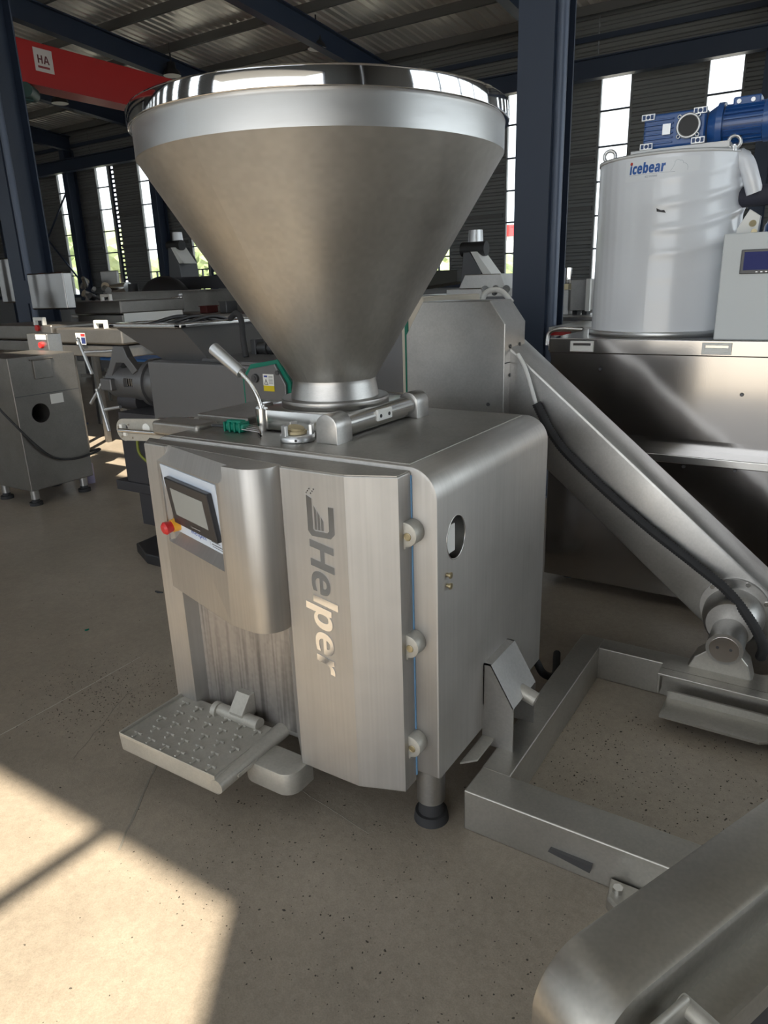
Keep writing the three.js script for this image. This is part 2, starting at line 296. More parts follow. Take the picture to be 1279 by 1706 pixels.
function hColumn(name, x, z, w, d, y1, mat = M.navy) {
  const g = structure(name, [x, 0, z]);
  part(g, 'flange', rb(x - w / 2, x + w / 2, 0.02, y1, z + d / 2 - 0.018, z + d / 2, 0.003, 1), mat);
  part(g, 'flange', rb(x - w / 2, x + w / 2, 0.02, y1, z - d / 2, z - d / 2 + 0.018, 0.003, 1), mat);
  part(g, 'web', bx(x - 0.008, x + 0.008, 0.02, y1, z - d / 2 + 0.018, z + d / 2 - 0.018), mat);
  part(g, 'base_plate', bx(x - w / 2 - 0.08, x + w / 2 + 0.08, 0, 0.02, z - d / 2 - 0.08, z + d / 2 + 0.08), mat);
  return g;
}
{
  const a = hColumn('column_1', -1.99, -5.25, 0.25, 0.40, roofY(-5.25) - 0.2), b = hColumn('column_2', -8.25, -5.25, 0.25, 0.40, roofY(-5.25) - 0.2);
  for (const [g, x] of [[a, -1.99], [b, -8.25]]) { part(g, 'conduit', cyl([x + 0.165, 0.02, -5.09], [x + 0.165, 6.6, -5.09], 0.036), M.alu.clone()); g.children.at(-1).material.color = lin(0.075, 0.095, 0.14); g.children.at(-1).material.metalness = 0.2; }
  hColumn('column_3', -13.98, -5.25, 0.25, 0.40, roofY(-5.25) - 0.2);
  for (let k = 0; k < 8; k++) hColumn('column_' + (4 + k), -25.8 + 4 * k, -15.72, 0.24, 0.36, roofY(-15.9) - 0.62);
  const t = structure('trim_1', [-10, 5.2, -15.4]);     // crane runway along the back wall
  part(t, 'runway_beam', [bx(-29, 7, 5.2, 5.225, -15.5, -15.28), bx(-29, 7, 5.54, 5.56, -15.5, -15.28), bx(-29, 7, 5.225, 5.54, -15.4, -15.38)], M.navy);
  const r = structure('trim_2', [-22, 2, -15.9]);        // cross bracing of the end bay
  part(r, 'brace_rod', cyl([-25.6, 5.1, -15.9], [-21.9, 1.6, -15.9], 0.03, 0.03, 8), M.navy); part(r, 'brace_rod', cyl([-25.6, 1.6, -15.86], [-21.9, 5.1, -15.86], 0.03, 0.03, 8), M.navy);
}
// trees and a low building outside the back windows
{
  const r = rng(77);
  const crown = (cx, cy, cz, R) => { const l = []; for (let i = 0; i < 9; i++) { const g = new THREE.IcosahedronGeometry(R * (0.4 + 0.25 * r()), 3), p = g.attributes.position, ph = r() * 9; for (let j = 0; j < p.count; j++) { const v = V().fromBufferAttribute(p, j), n = 1 + 0.22 * Math.sin(v.x * 7 + ph) * Math.sin(v.y * 9 + ph) * Math.sin(v.z * 8) + 0.1 * Math.sin(v.x * 23 + v.y * 19 + ph); v.multiplyScalar(n); p.setXYZ(j, v.x, v.y, v.z); } g.computeVertexNormals(); l.push(g.translate(cx + (r() - 0.5) * 1.5 * R, cy + (r() - 0.4) * 1.3 * R, cz + (r() - 0.5) * R)); } return l; };
  const spots = [[-34.6, 3.3, 1.45, 'the window nearest the left column'], [-30.4, 3.3, 1.4, 'the second tall window from the left column'], [-27.7, 2.0, 1.3, 'the third tall window from the left column'], [-24.6, 2.3, 1.3, 'the last tall window left of the hopper cone'], [-13.0, 1.4, 1.0, 'the sliver of window right of the hopper cone'], [-9.6, 1.5, 1.0, 'the window left of the blue column']];
  spots.forEach(([x, h, R, where], i) => {
    const z = -24;
    const t = thing('tree', 'light green leafy tree outside, seen through ' + where, 'tree', [x, -0.05, z], 'trees outside the back windows');
    part(t, 'trunk', cyl([x, -0.05, z], [x, h, z], 0.14, 0.08, 8), M.bark); part(t, 'crown', crown(x, h, z, R), leafMats[i % 3]);
  });
  const b = thing('outbuilding', 'low white building with a red band, outside the window left of the blue column', 'building', [-12.6, -0.05, -31]);
  part(b, 'wall', bx(-14.0, -11.2, -0.05, 3.3, -32, -30), M.white); part(b, 'fascia', bx(-14.1, -11.1, 3.3, 3.75, -32.1, -29.9), M.red);
  for (let i = 0; i < 3; i++) part(b, 'window', bx(-13.7 + i * 0.9, -13.1 + i * 0.9, 1.6, 2.6, -30.0, -29.95), M.darkMetal);
}

// ---------------------------------------------------------------- the vacuum filler
const HX = -1.45, HZ = -1.95;
const filler = thing('vacuum_filler', 'large stainless steel filling machine with a cone hopper in the middle', 'machine', [-1.385, 0, -1.95]);
{
  const t = filler;
  // body: arch-shouldered box
  const xl = -1.93, xr = -0.84, y0 = 0.2, y1 = 1.143, R = 0.085;
  const prof = [[xl, y0], [xr, y0], ...arc(xr - R, y1 - R, R, 0, Math.PI / 2, 10), ...arc(xl + R, y1 - R, R, Math.PI / 2, Math.PI, 10)];
  const shell = soft(front(prof, -2.36, -1.545, 0.006), 0.5);
  const port = new THREE.CylinderGeometry(1, 1, 0.16, 32).rotateZ(Math.PI / 2).scale(1, 0.062, 0.055).translate(-0.84, 0.927, -1.652);
  const body = part(t, 'body', cut(shell, port), M.steel);
  part(t, 'port_sleeve', new THREE.CylinderGeometry(1, 1, 0.07, 32, 1, true).rotateZ(Math.PI / 2).scale(1, 0.0615, 0.0545).translate(-0.877, 0.927, -1.652), M.gloss);
  part(t, 'port_window', rb(-0.853, -0.848, 0.884, 0.965, -1.662, -1.612, 0.002), M.plasticWhite);
  part(t, 'port_lip', new THREE.TorusGeometry(1, 0.03, 8, 40).rotateY(Math.PI / 2).scale(0.05, 0.0625, 0.0555).translate(-0.84, 0.927, -1.652), M.gloss);
  for (const y of [0.835, 0.803]) part(t, 'screw', [cyl([-0.842, y, -1.598], [-0.828, y, -1.598], 0.006, 0.006, 10), cyl([-0.832, y, -1.598], [-0.826, y, -1.598], 0.009, 0.009, 6)], M.brass);
  part(t, 'deck_plate', rb(-1.85, -0.93, 1.139, 1.146, -2.34, -1.56, 0.003), M.deck);
  part(t, 'seal', bx(-0.919, -0.914, 0.19, 1.12, -1.546, -1.541), std({ color: lin(0.16, 0.33, 0.55), roughness: 0.5 }));
  // front door
  const D = [[-0.917, -1.541], [-0.917, -1.479], [-1.05, -1.43], [-1.265, -1.43], [-1.36, -1.525], [-1.765, -1.525], [-1.785, -1.48], [-1.885, -1.485], [-1.93, -1.541]];
  const door = part(t, 'front_door', plan(D, 0.17, 1.13, 0.004), M.steel);
  part(door, 'top_edge', plan([[-0.921, -1.541], [-0.921, -1.482], [-1.052, -1.434], [-1.264, -1.434], [-1.28, -1.45], [-1.88, -1.50], [-1.926, -1.541]], 1.13, 1.1325), M.deck);
  part(door, 'recess_panel', bx(-1.764, -1.362, 0.19, 0.66, -1.526, -1.5235), M.stained, 'drip-stained recessed panel above the pedal');
  for (const [y, k] of [[0.965, 0], [0.637, 1], [0.312, 2]]) {
    const h = part(t, 'hinge', [soft(front([[-0.922, y - 0.04], [-0.912, y - 0.036], ...arc(-0.912, y + 0.004, 0.034, -Math.PI / 2, Math.PI / 2, 12), [-0.922, y + 0.038]], -1.545, -1.500, 0.002), 0.5)], M.pale);
    part(h, 'hinge_screw', [cyl([-0.905, y, -1.502], [-0.905, y, -1.4985], 0.008, 0.008, 16), new THREE.TorusGeometry(0.0095, 0.002, 6, 18).translate(-0.905, y, -1.4995)], M.brass);
  }
  // control box on the door
  const cb = [[-1.85, -1.53], [-1.84, -1.485], [-1.44, -1.363], [-1.355, -1.36], ...arc(-1.355, -1.435, 0.075, Math.PI / 2, 0, 10).map(([x, z]) => [x, z]), [-1.28, -1.50]];
  // facet frame: origin at the left edge, s along the facet, outward normal n
  const P0 = V(-1.84, 0, -1.485), P1 = V(-1.44, 0, -1.363), sdir = P1.clone().sub(P0), L = sdir.length(); sdir.normalize();
  const nrm = V(-sdir.z, 0, sdir.x).multiplyScalar(-1); if (nrm.z < 0) nrm.negate();
  const onFacet = (g) => g.applyMatrix4(new THREE.Matrix4().makeBasis(sdir, V(0, 1, 0), nrm).setPosition(P0.x, 0, P0.z));
  // the facet has a chamfered top edge and a shallow pocket that leans in towards its foot
  const prism = (pts, s0, s1) => onFacet(front(pts.map(([yy, n]) => [-n, yy]), 0, s1 - s0).rotateY(Math.PI / 2).translate(s0, 0, 0));
  const lean = Math.atan(0.029 / 0.237);
  const onPanel = (g) => onFacet(g.translate(0, -1.075, 0).rotateX(lean).translate(0, 1.075, -0.0012));
  const box = part(t, 'control_box', soft(cut(plan(cb, 0.635, 1.131, 0.004), prism([[1.075, 0.03], [1.075, -0.001], [0.838, -0.03], [0.806, 0.001], [0.806, 0.03]], 0.03, L - 0.012), prism([[1.15, 0.03], [1.15, -0.03], [1.131, -0.024], [1.078, 0.0], [1.078, 0.03]], -0.06, L + 0.02)), 0.5), M.steel);
  const pt = canvasTex(512, 512, (x, w, h) => {
    x.fillStyle = '#ced8e6'; x.fillRect(0, 0, w, h);
    x.fillStyle = '#2b4fa3'; x.font = 'bold 56px sans-serif'; x.save(); x.translate(168, 470); x.scale(0.84, 1); x.fillText('Helper', 0, 0); x.restore();
    x.fillStyle = '#555f6b'; x.fillRect(345, 428, 2, 62);
    // four lines of small print, too small to read in the photograph
    x.fillStyle = '#4a5058'; const r = rng(5); [[430, 7, 70], [447, 8, 76], [467, 11, 120], [487, 7, 150]].forEach(([y, h, w]) => { for (let q = 0; q < w;) { const k = 5 + 9 * r(); x.fillRect(362 + q * 0.98, y, k, h); q += k + 2.5; } });
  });
  const panelShape = [[0.035, 0.84], [L - 0.016, 0.84], [L - 0.016, 1.072], [0.035, 1.072]];
  const pg = front(panelShape, 0.0005, 0.004);
  { // print fits the plate
    const p = pg.attributes.position, uv = pg.attributes.uv; for (let i = 0; i < p.count; i++) uv.setXY(i, (p.getX(i) - 0.035) / (L - 0.051), (p.getY(i) - 0.84) / 0.232); }
  const panel = part(box, 'control_panel', onPanel(pg), printed(pt), 'pale blue panel face with printing', false);
  const touch = part(box, 'touch_screen_bezel', onPanel(rb(0.085, L - 0.045, 0.885, 1.042, 0.004, 0.022, 0.004)), M.bezel);
  part(box, 'touch_screen', onPanel(rb(0.118, L - 0.085, 0.921, 1.012, 0.0215, 0.0228, 0.0004, 1)), M.screen);
  const bt = canvasTex(128, 32, (x, w, h) => { x.fillStyle = '#2a2829'; x.fillRect(0, 0, w, h); x.fillStyle = '#b8b8b8'; x.fillRect(4, 4, 4, 22); x.fillRect(8, 22, 20, 4); x.beginPath(); x.moveTo(28, 26); x.lineTo(16, 8); x.lineTo(28, 14); x.fill(); const r = rng(6); for (let q = 36; q < 120;) { const k = 6 + 6 * r(); x.fillRect(q, 13, k, 8); q += k + 2; } });
  const bg = new THREE.PlaneGeometry(0.06, 0.012).translate(0.24, 0.902, 0.0224);
  part(box, 'maker_mark', onPanel(bg), printed(bt), undefined, false);
  const eb = part(box, 'emergency_stop_collar', onPanel(cyl([0.062, 0.868, 0.004], [0.062, 0.868, 0.026], 0.023, 0.021)), M.orange);
  part(box, 'emergency_stop', onPanel(merge([cyl([0.062, 0.868, 0.026], [0.062, 0.868, 0.05], 0.017, 0.022), cyl([0.062, 0.868, 0.05], [0.062, 0.868, 0.058], 0.022, 0.015)])), M.red, 'red mushroom stop button');
  // raised mirror lettering running down the door, tops of the letters to the right
  const zf = -1.4297;
  const glyph = (ch) => { const g = new TextGeometry(ch, { font, size: 0.081, depth: 0.0015, curveSegments: 6, bevelEnabled: false }); g.computeBoundingBox(); const b = g.boundingBox; g.translate(-b.min.x, 0, 0); const w = b.max.x - b.min.x; g.applyMatrix4(new THREE.Matrix4().set(1, 0.16, 0, 0, 0, 1, 0, 0, 0, 0, 1, 0, 0, 0, 0, 1)); return [g, w]; };
  const logo = part(t, 'logo_emblem', (() => {          // the bracket mark above the word, with slanted slits
    const s = [];
    s.push([[0, 0], [0.012, 0], [0.028, 0.002], [0.034, 0.012], [0.034, 0.02], [0.016, 0.016], [0.0, 0.016]].map(([a, b]) => [a, b]));
    const l = [];
    const U = shapeOf([[0.0, 0.09], [0.018, 0.09], [0.018, 0.022], [0.024, 0.016], [0.066, 0.016], [0.072, 0.022], [0.072, 0.108], [0.09, 0.116], [0.09, 0.014], [0.078, 0], [0.014, 0], [0.0, 0.014]].map(([a, b]) => [-a, b]).reverse());
    l.push(front(U, 0, 0.0015));
    for (let i = 0; i < 3; i++) l.push(front([[-0.066 + i * 0.011, 0.02], [-0.058 + i * 0.011, 0.02], [-0.058 + i * 0.011, 0.075 - i * 0.014], [-0.066 + i * 0.011, 0.088 - i * 0.014]], 0, 0.0015));
    for (let i = 0; i < 6; i++) l.push(front([[-0.09 + i * 0.005, 0.12 + (i % 3) * 0.006], [-0.086 + i * 0.005, 0.12 + (i % 3) * 0.006], [-0.086 + i * 0.005, 0.124 + (i % 3) * 0.006], [-0.09 + i * 0.005, 0.124 + (i % 3) * 0.006]], 0, 0.0015));
    return merge(l).translate(-1.088, 0.948, zf);
  })(), M.polish, 'mirror polished bracket emblem');
  let y = 0.938;
  for (const ch of 'Helper') {
    let [g, w] = glyph(ch); const sx = 1.26; g.scale(sx, 1, 1); g.rotateZ(-Math.PI / 2);
    const dy = ch === 'p' ? 0 : 0; g.translate(-1.176, y, zf); part(t, 'logo_letter', g, M.polish); y -= w * sx + 0.01;
  }
  // legs
  for (const [x, z] of [[-0.90, -1.60], [-0.90, -2.30], [-1.87, -1.60], [-1.87, -2.30]]) {
    const l = part(t, 'leg', [cyl([x, 0.075, z], [x, 0.22, z], 0.044, 0.044, 28)], M.steelSmooth);
    part(l, 'levelling_foot', [cyl([x, 0, z], [x, 0.03, z], 0.055, 0.05, 28), cyl([x, 0.03, z], [x, 0.075, z], 0.04, 0.036, 28)], M.rubber);
  }
  // hopper
  const hop = part(t, 'hopper_cone', lathe([[0.141, 1.302], [0.552, 1.958], [0.545, 1.958], [0.138, 1.31]], HX, HZ, 128), M.hopper, undefined, false);
  { const p = hop.geometry.attributes.position, uv = hop.geometry.attributes.uv; }
  part(hop, 'hopper_band', lathe([[0.5525, 1.956], [0.5525, 2.04], [0.544, 2.04], [0.544, 1.956]], HX, HZ, 128), M.band, undefined, false);
  part(hop, 'hopper_rim', lathe([[0.5525, 2.036], [0.5625, 2.036], [0.566, 2.040], [0.566, 2.078], [0.562, 2.084], [0.54, 2.084], [0.54, 2.036]], HX, HZ, 160), M.polish, 'mirror polished rim band', false);
  part(hop, 'hopper_neck', lathe([[0.141, 1.303], [0.1405, 1.29], [0.152, 1.226], [0.158, 1.216], [0.13, 1.216], [0.13, 1.303]], HX, HZ, 96), M.steelSmooth, undefined, false);
  part(hop, 'seat_ring', lathe([[0.12, 1.243], [0.178, 1.243], [0.182, 1.239], [0.182, 1.218], [0.12, 1.218]], HX, HZ, 96), M.steelSmooth, undefined, false);
  // hinged carriage under the hopper
  const bs = part(t, 'hopper_base', [soft(plan([[-1.27, -1.74], [-1.27, -2.17], [-1.62, -2.17], ...arc(-1.60, -1.80, 0.06, Math.PI, Math.PI / 2, 6)], 1.152, 1.217, 0.004), 0.5)], M.gloss);
  part(bs, 'guide_bar', cyl([-1.272, 1.19, -1.72], [-1.272, 1.19, -2.14], 0.032, 0.032, 24), M.gloss);
  const blockShape = (x, z) => { const s = [[x - 0.04, 1.145], [x + 0.04, 1.145], ...arc(x, 1.195, 0.04, 0, Math.PI, 12)]; return soft(front(s, z - 0.04, z + 0.04, 0.004), 0.5); };
  part(t, 'pillow_block', blockShape(-1.275, -1.70), M.steelSmooth); part(t, 'pillow_block', blockShape(-1.272, -2.17), M.steelSmooth);
  part(bs, 'stop_block', rb(-1.246, -1.235, 1.178, 1.214, -1.97, -1.885, 0.003), M.plasticWhite); 
  for (const z of [-1.90, -1.95]) part(bs, 'stop_bolt', cyl([-1.2352, 1.194, z], [-1.2335, 1.194, z], 0.006, 0.006, 12), M.black);
  part(t, 'clamp_post', [rb(-1.665, -1.63, 1.146, 1.225, -1.84, -1.79, 0.006), cyl([-1.60, 1.146, -1.745], [-1.60, 1.22, -1.745], 0.02)], M.gloss);
  const lv = part(t, 'lever', tube([[-1.60, 1.215, -1.745], [-1.615, 1.26, -1.745], [-1.645, 1.30, -1.748], [-1.69, 1.337, -1.75]], 0.008, 24), M.gloss);
  part(lv, 'lever_grip', [cyl([-1.682, 1.331, -1.75], [-1.80, 1.408, -1.752], 0.019, 0.021, 20)], M.alu);
  // low covers behind the control box side and the sliding valve arm
  part(t, 'deck_cover', rb(-1.97, -1.72, 1.12, 1.168, -2.16, -1.80, 0.006), M.deck);
  part(t, 'valve_housing', [rb(-2.03, -1.80, 1.115, 1.165, -1.74, -1.64, 0.012)], M.deck);
  const plate = front(new THREE.Shape([[-1.98, 1.085], [-2.24, 1.065], ...arc(-2.25, 1.105, 0.042, -Math.PI / 2, -Math.PI * 1.5, 10), [-1.98, 1.165]].map(([a, b]) => new THREE.Vector2(a, b))), -1.70, -1.69, 0.001, [hole(-2.245, 1.106, 0.024), hole(-2.12, 1.12, 0.02)]);
  const va = part(t, 'valve_arm', plate, M.pale);
  part(va, 'valve_bearing', cyl([-2.12, 1.12, -1.705], [-2.12, 1.12, -1.688], 0.0195), M.plasticWhite);
  part(va, 'valve_knob', [rb(-2.262, -2.246, 1.11, 1.128, -1.70, -1.68, 0.002), rb(-2.245, -2.228, 1.085, 1.103, -1.70, -1.68, 0.002)], M.plasticWhite);
  for (const [x, yy] of [[-2.275, 1.115], [-2.26, 1.08], [-2.215, 1.128], [-2.20, 1.08]]) part(va, 'bolt', cyl([x, yy, -1.691], [x, yy, -1.686], 0.004, 0.004, 8), M.gloss);
  part(t, 'valve_rod', cyl([-2.25, 1.108, -1.67], [-1.90, 1.118, -1.67], 0.008, 0.008, 14), M.gloss);
  part(t, 'valve_cylinder', cyl([-2.09, 1.13, -1.73], [-1.93, 1.14, -1.76], 0.026, 0.026, 20), M.gloss);
  // foot pedal with raised tread
  const pz0 = -1.50, pz1 = -1.215, px0 = -1.872, px1 = -1.43;
  const tray = side([[pz0, 0.195], [pz0, 0.165], [pz1 - 0.02, 0.125], ...arc(pz1 - 0.02, 0.142, 0.017, -Math.PI / 2, 0, 5).map(([a, b]) => [a, b]), [pz1, 0.195]], px0, px1, 0.003);
  const ped = part(t, 'foot_pedal', soft(tray, 0.5), M.pale, 'worn pale steel foot pedal with raised tread');
  part(ped, 'tread_plate', rb(px0 + 0.02, px1 - 0.006, 0.195, 0.199, pz0 + 0.005, pz1 - 0.006, 0.001, 1), M.pale);
  part(ped, 'pedal_lip', [rb(px0, px0 + 0.006, 0.19, 0.206, pz0, pz1, 0.002, 1), rb(px0, px1, 0.19, 0.203, pz1 - 0.004, pz1, 0.002, 1)], M.pale);
  part(ped, 'pedal_roll', [cyl([px1 + 0.004, 0.18, pz0 - 0.02], [px1 + 0.004, 0.166, pz1 + 0.0], 0.028, 0.024, 20), ball(px1 + 0.004, 0.18, pz0 - 0.02, 0.028, 18)], M.pale);
  part(ped, 'pedal_slot', rb(px1 + 0.028, px1 + 0.033, 0.166, 0.178, -1.37, -1.28, 0.002), M.pale);
  for (let r = 0; r < 5; r++) for (let c = 0; c < 6; c++) {
    const x = px0 + 0.06 + c * 0.068 + (r % 2) * 0.03, z = pz0 + 0.045 + r * 0.052; if (x > px1 - 0.04) continue;
    part(ped, 'tread_stud', [rb(x - 0.017, x + 0.017, 0.198, 0.2065, z - 0.004, z + 0.004, 0.002, 1), rb(x - 0.004, x + 0.004, 0.198, 0.2065, z, z + 0.026, 0.002, 1)], M.pale);
  }
  part(t, 'pedal_bracket', [side([[-1.525, 0.21], [-1.525, 0.29], [-1.50, 0.29], [-1.455, 0.235], [-1.46, 0.20]], -1.60, -1.54, 0.003)], M.pale);
  part(t, 'pedal_hinge', [cyl([-1.66, 0.212, -1.475], [-1.48, 0.212, -1.475], 0.022, 0.022, 20), cyl([-1.68, 0.21, -1.47], [-1.66, 0.21, -1.47], 0.028)], M.pale);
  part(t, 'door_stop', soft(plan([[-1.25, -1.46], ...arc(-1.30, -1.40, 0.05, 0, Math.PI / 2, 6), ...arc(-1.41, -1.40, 0.05, Math.PI / 2, Math.PI, 6), [-1.46, -1.46]], 0.095, 0.172, 0.003), 0.5), M.pale);
  // bracket low on the right side
  part(t, 'side_bracket', [
    side([[-1.845, 0.14], [-1.845, 0.435], [-2.035, 0.435], [-2.035, 0.14]], -0.842, -0.837),
    front([[-0.84, 0.14], [-0.84, 0.437], [-0.815, 0.437], [-0.735, 0.30], [-0.735, 0.14]], -1.85, -1.845),
    front([[-0.84, 0.14], [-0.84, 0.437], [-0.815, 0.437], [-0.735, 0.30], [-0.735, 0.14]], -2.035, -2.03),
    front([[-0.84, 0.433], [-0.84, 0.437], [-0.814, 0.437], [-0.735, 0.302], [-0.739, 0.30], [-0.816, 0.433]], -2.035, -1.845)], M.steelSmooth);
  part(t, 'bracket_pin', [cyl([-0.76, 0.31, -1.95], [-0.70, 0.29, -1.95], 0.024, 0.024, 18)], M.pale);
  part(t, 'toe_plate', plan([[-0.84, -1.68], [-0.84, -1.86], [-0.80, -1.86], [-0.80, -1.72]], 0.165, 0.172), M.pale);
  part(t, 'power_cable', tube([[-0.95, 0.22, -2.34], [-0.90, 0.18, -2.42], [-0.86, 0.08, -2.46], [-0.845, 0.02, -2.56], [-0.9, 0.016, -2.75]], 0.016, 30), M.rubber);
}
// things lying on the deck
{
  const k = thing('hex_key_set', 'set of hex keys in a green plastic holder lying on the machine deck', 'hex keys', [-1.66, 1.146, -1.69]);
  part(k, 'holder', [rb(-1.715, -1.625, 1.150, 1.176, -1.715, -1.675, 0.008), rb(-1.705, -1.64, 1.168, 1.186, -1.71, -1.68, 0.006), ...[0, 1, 2, 3].map((i) => rb(-1.71 + i * 0.022, -1.702 + i * 0.022, 1.147, 1.18, -1.72, -1.67, 0.003))], M.green);
  for (let i = 0; i < 4; i++) { const z = -1.708 + i * 0.010, yy = 1.168 - i * 0.003; part(k, 'hex_key', tube([[-1.64, yy, z], [-1.60 + i * 0.006, yy, z + 0.006], [-1.575 + i * 0.012, yy - 0.002, z + 0.012], [-1.56 + i * 0.012, 1.152, z + 0.03]], 0.0035, 16, 6), M.gloss); }
  part(k, 'long_key', cyl([-1.79, 1.156, -1.70], [-1.71, 1.160, -1.695], 0.0055, 0.0055, 6), M.darkMetal);
  const c = thing('clamp_dish', 'small aluminium clamp ring with upright tabs on the deck beside the hex keys', 'clamp', [-1.392, 1.146, -1.668]);
  part(c, 'ring', [lathe([[0.038, 1.146], [0.052, 1.146], [0.054, 1.15], [0.054, 1.166], [0.04, 1.168], [0.0, 1.162], [0.0, 1.15]], -1.392, -1.668, 48)], M.alu, undefined, false);
  for (const a of [0.4, 2.5, 4.4]) part(c, 'tab', rb(-0.006, 0.006, 1.165, 1.198, -0.012, 0.012, 0.003).rotateY(a).translate(-1.392 + 0.045 * Math.cos(a), 0, -1.668 - 0.045 * Math.sin(a)), M.alu);
  part(c, 'set_screw', cyl([-1.362, 1.156, -1.622], [-1.3605, 1.156, -1.6195], 0.004, 0.004, 8), M.black);
  const w = thing('wooden_disc', 'pale round wooden discs stacked inside the clamp ring', 'disc', [-1.392, 1.168, -1.668]);
  const wd = std({ color: lin(0.50, 0.42, 0.26), roughness: 0.7 });
  part(w, 'disc', cyl([-1.395, 1.168, -1.668], [-1.395, 1.177, -1.668], 0.032, 0.032, 20), wd); part(w, 'disc', cyl([-1.40, 1.178, -1.672], [-1.398, 1.187, -1.672], 0.025, 0.025, 20), wd);
}
// ---------------------------------------------------------------- the tote lifter behind and right of the filler
{
  const t = thing('bin_lifter', 'stainless lifting frame on the floor with a slanted arm and chamfered drive box', 'lifter', [-0.4, 0, -2.2]);
  const sl = -0.83, zf = -2.86, zb = -3.08;
  const A = [-1.32, 1.263 + 0.196 * 0.83], top = (x) => 1.263 + sl * (x + 1.124), bot = (x) => 0.799 + sl * (x + 1.004);
  part(t, 'arm', soft(front([[-1.30, top(-1.30)], [-1.45, bot(-1.30) + 0.1], [-1.38, bot(-1.38)], [-0.13, bot(-0.13)], [0.10, top(0.10) - 0.12], [0.10, top(0.10)]].reverse(), zb, zf, 0.012), 0.6), M.steelSmooth);
  const bxo = [[-1.672, 0.85], [-1.672, 1.375], [-1.585, 1.516], [-1.268, 1.516], [-1.20, 1.424], [-1.20, 0.85]].reverse();
  const box = part(t, 'drive_box', front(bxo, -3.02, -2.80, 0.003), M.steelSmooth);
  part(t, 'column', rb(-1.62, -1.30, 0.012, 0.851, -3.0, -2.83, 0.006), M.steelSmooth); part(t, 'column_foot', bx(-1.68, -1.24, 0, 0.012, -3.05, -2.78), M.frame);
  part(box, 'cover_seam', bx(-1.2005, -1.1985, 1.262, 1.266, -3.015, -2.805), M.black);
  for (const [z, y] of [[-2.86, 1.33], [-2.96, 1.33], [-2.86, 1.21]]) part(box, 'screw', cyl([-1.2, y, z], [-1.196, y, z], 0.008, 0.008, 10), M.darkMetal);
  for (const x of [-1.65, -1.27]) part(box, 'screw', cyl([x, 1.09, -2.80], [x, 1.09, -2.796], 0.008, 0.008, 10), M.darkMetal);
  part(t, 'cable', tube([[-1.42, 1.50, -3.04], [-1.40, 1.545, -3.05], [-1.34, 1.552, -3.06], [-1.28, 1.50, -3.06]], 0.012, 24), M.plasticWhite);
  const c = part(t, 'feed_cable', tube([[-1.16, 1.30, -2.845], [-1.124, 1.25, -2.835], [-1.066, 1.095, -2.83]], 0.0085, 16), M.plasticWhite, 'white cable entering the corrugated hose');
  // corrugated hose down the arm
  const path = new THREE.CatmullRomCurve3([[-1.066, 1.102, -2.83], [-1.013, 1.01, -2.83], [-0.95, 0.927, -2.83], [-0.779, 0.78, -2.83], [-0.577, 0.63, -2.83], [-0.385, 0.511, -2.815], [-0.255, 0.437, -2.78], [-0.158, 0.345, -2.74], [-0.115, 0.26, -2.75], [-0.12, 0.19, -2.80]].map((p) => V(...p)));
  const hg = new THREE.TubeGeometry(path, 260, 0.019, 12);
  { const p = hg.attributes.position, n = hg.attributes.normal; for (let i = 0; i < p.count; i++) { const k = Math.floor(i / 13), d = (k % 2 ? -0.0018 : 0.0008); p.setXYZ(i, p.getX(i) + n.getX(i) * d, p.getY(i) + n.getY(i) * d, p.getZ(i) + n.getZ(i) * d); } hg.computeVertexNormals(); }
  part(t, 'corrugated_hose', hg, M.rubber);
  // pivot
  const pv = part(t, 'pivot_flange', [cyl([-0.235, 0.345, -2.862], [-0.235, 0.345, -2.845], 0.125, 0.125, 40)], M.steelSmooth);
  part(pv, 'pivot_hub', soft(lathe([[0, 0.0], [0.112, 0.0], [0.110, 0.03], [0.096, 0.085], [0.086, 0.1], [0, 0.1]], 0, 0, 40).rotateX(Math.PI / 2).translate(-0.234, 0.32, -2.846), 0.5), M.steelSmooth);
  part(pv, 'pivot_shaft', cyl([-0.232, 0.285, -2.78], [-0.232, 0.275, -2.625], 0.064, 0.064, 40), M.steelSmooth);
  part(pv, 'shaft_cap', lathe([[0, 0.004], [0.05, 0.004], [0.052, 0.0]], 0, 0, 40).rotateX(Math.PI / 2).translate(-0.232, 0.275, -2.624), new THREE.MeshPhysicalMaterial({ color: lin(0.62, 0.58, 0.56), metalness: 1, roughness: 0.3, anisotropy: 0.8 }));
  for (const a of [0.4, 1.25, 2.4, 3.7]) part(pv, 'flange_bolt', cyl([-0.235 + 0.117 * Math.cos(a), 0.345 + 0.117 * Math.sin(a), -2.846], [-0.235 + 0.117 * Math.cos(a), 0.345 + 0.117 * Math.sin(a), -2.838], 0.009, 0.009, 10), M.gloss);
  for (const x of [-0.255, -0.21]) part(pv, 'cap_screw', cyl([x, 0.28, -2.621], [x, 0.28, -2.6185], 0.006, 0.006, 8), M.darkMetal);
  part(t, 'pivot_bracket', [front([[-0.36, 0.14], [-0.13, 0.14], [-0.15, 0.21], [-0.19, 0.255], [-0.275, 0.255], [-0.335, 0.20]], -2.75, -2.66, 0.004)], M.frame);
  // floor frame
  const bw = 0.095, H = 0.142, fx0 = -0.79, fx1 = 0.55, fz0 = -2.75, fz1 = -1.605;
  part(t, 'frame_beam', rb(fx0, fx0 + bw, 0.0, H, fz0, fz1 - 0.125, 0.004), M.frame);
  part(t, 'frame_beam', rb(fx1 - bw, fx1, 0.0, H, fz0, fz1 - 0.125, 0.004), M.frame);
  part(t, 'frame_beam', rb(fx0, fx1, 0.0, H, fz1 - 0.127, fz1, 0.005), M.frame);
  part(t, 'frame_beam', rb(fx0 + bw - 0.002, fx1 - bw + 0.002, 0.0, H, fz0, fz0 + 0.09, 0.004), M.frame);
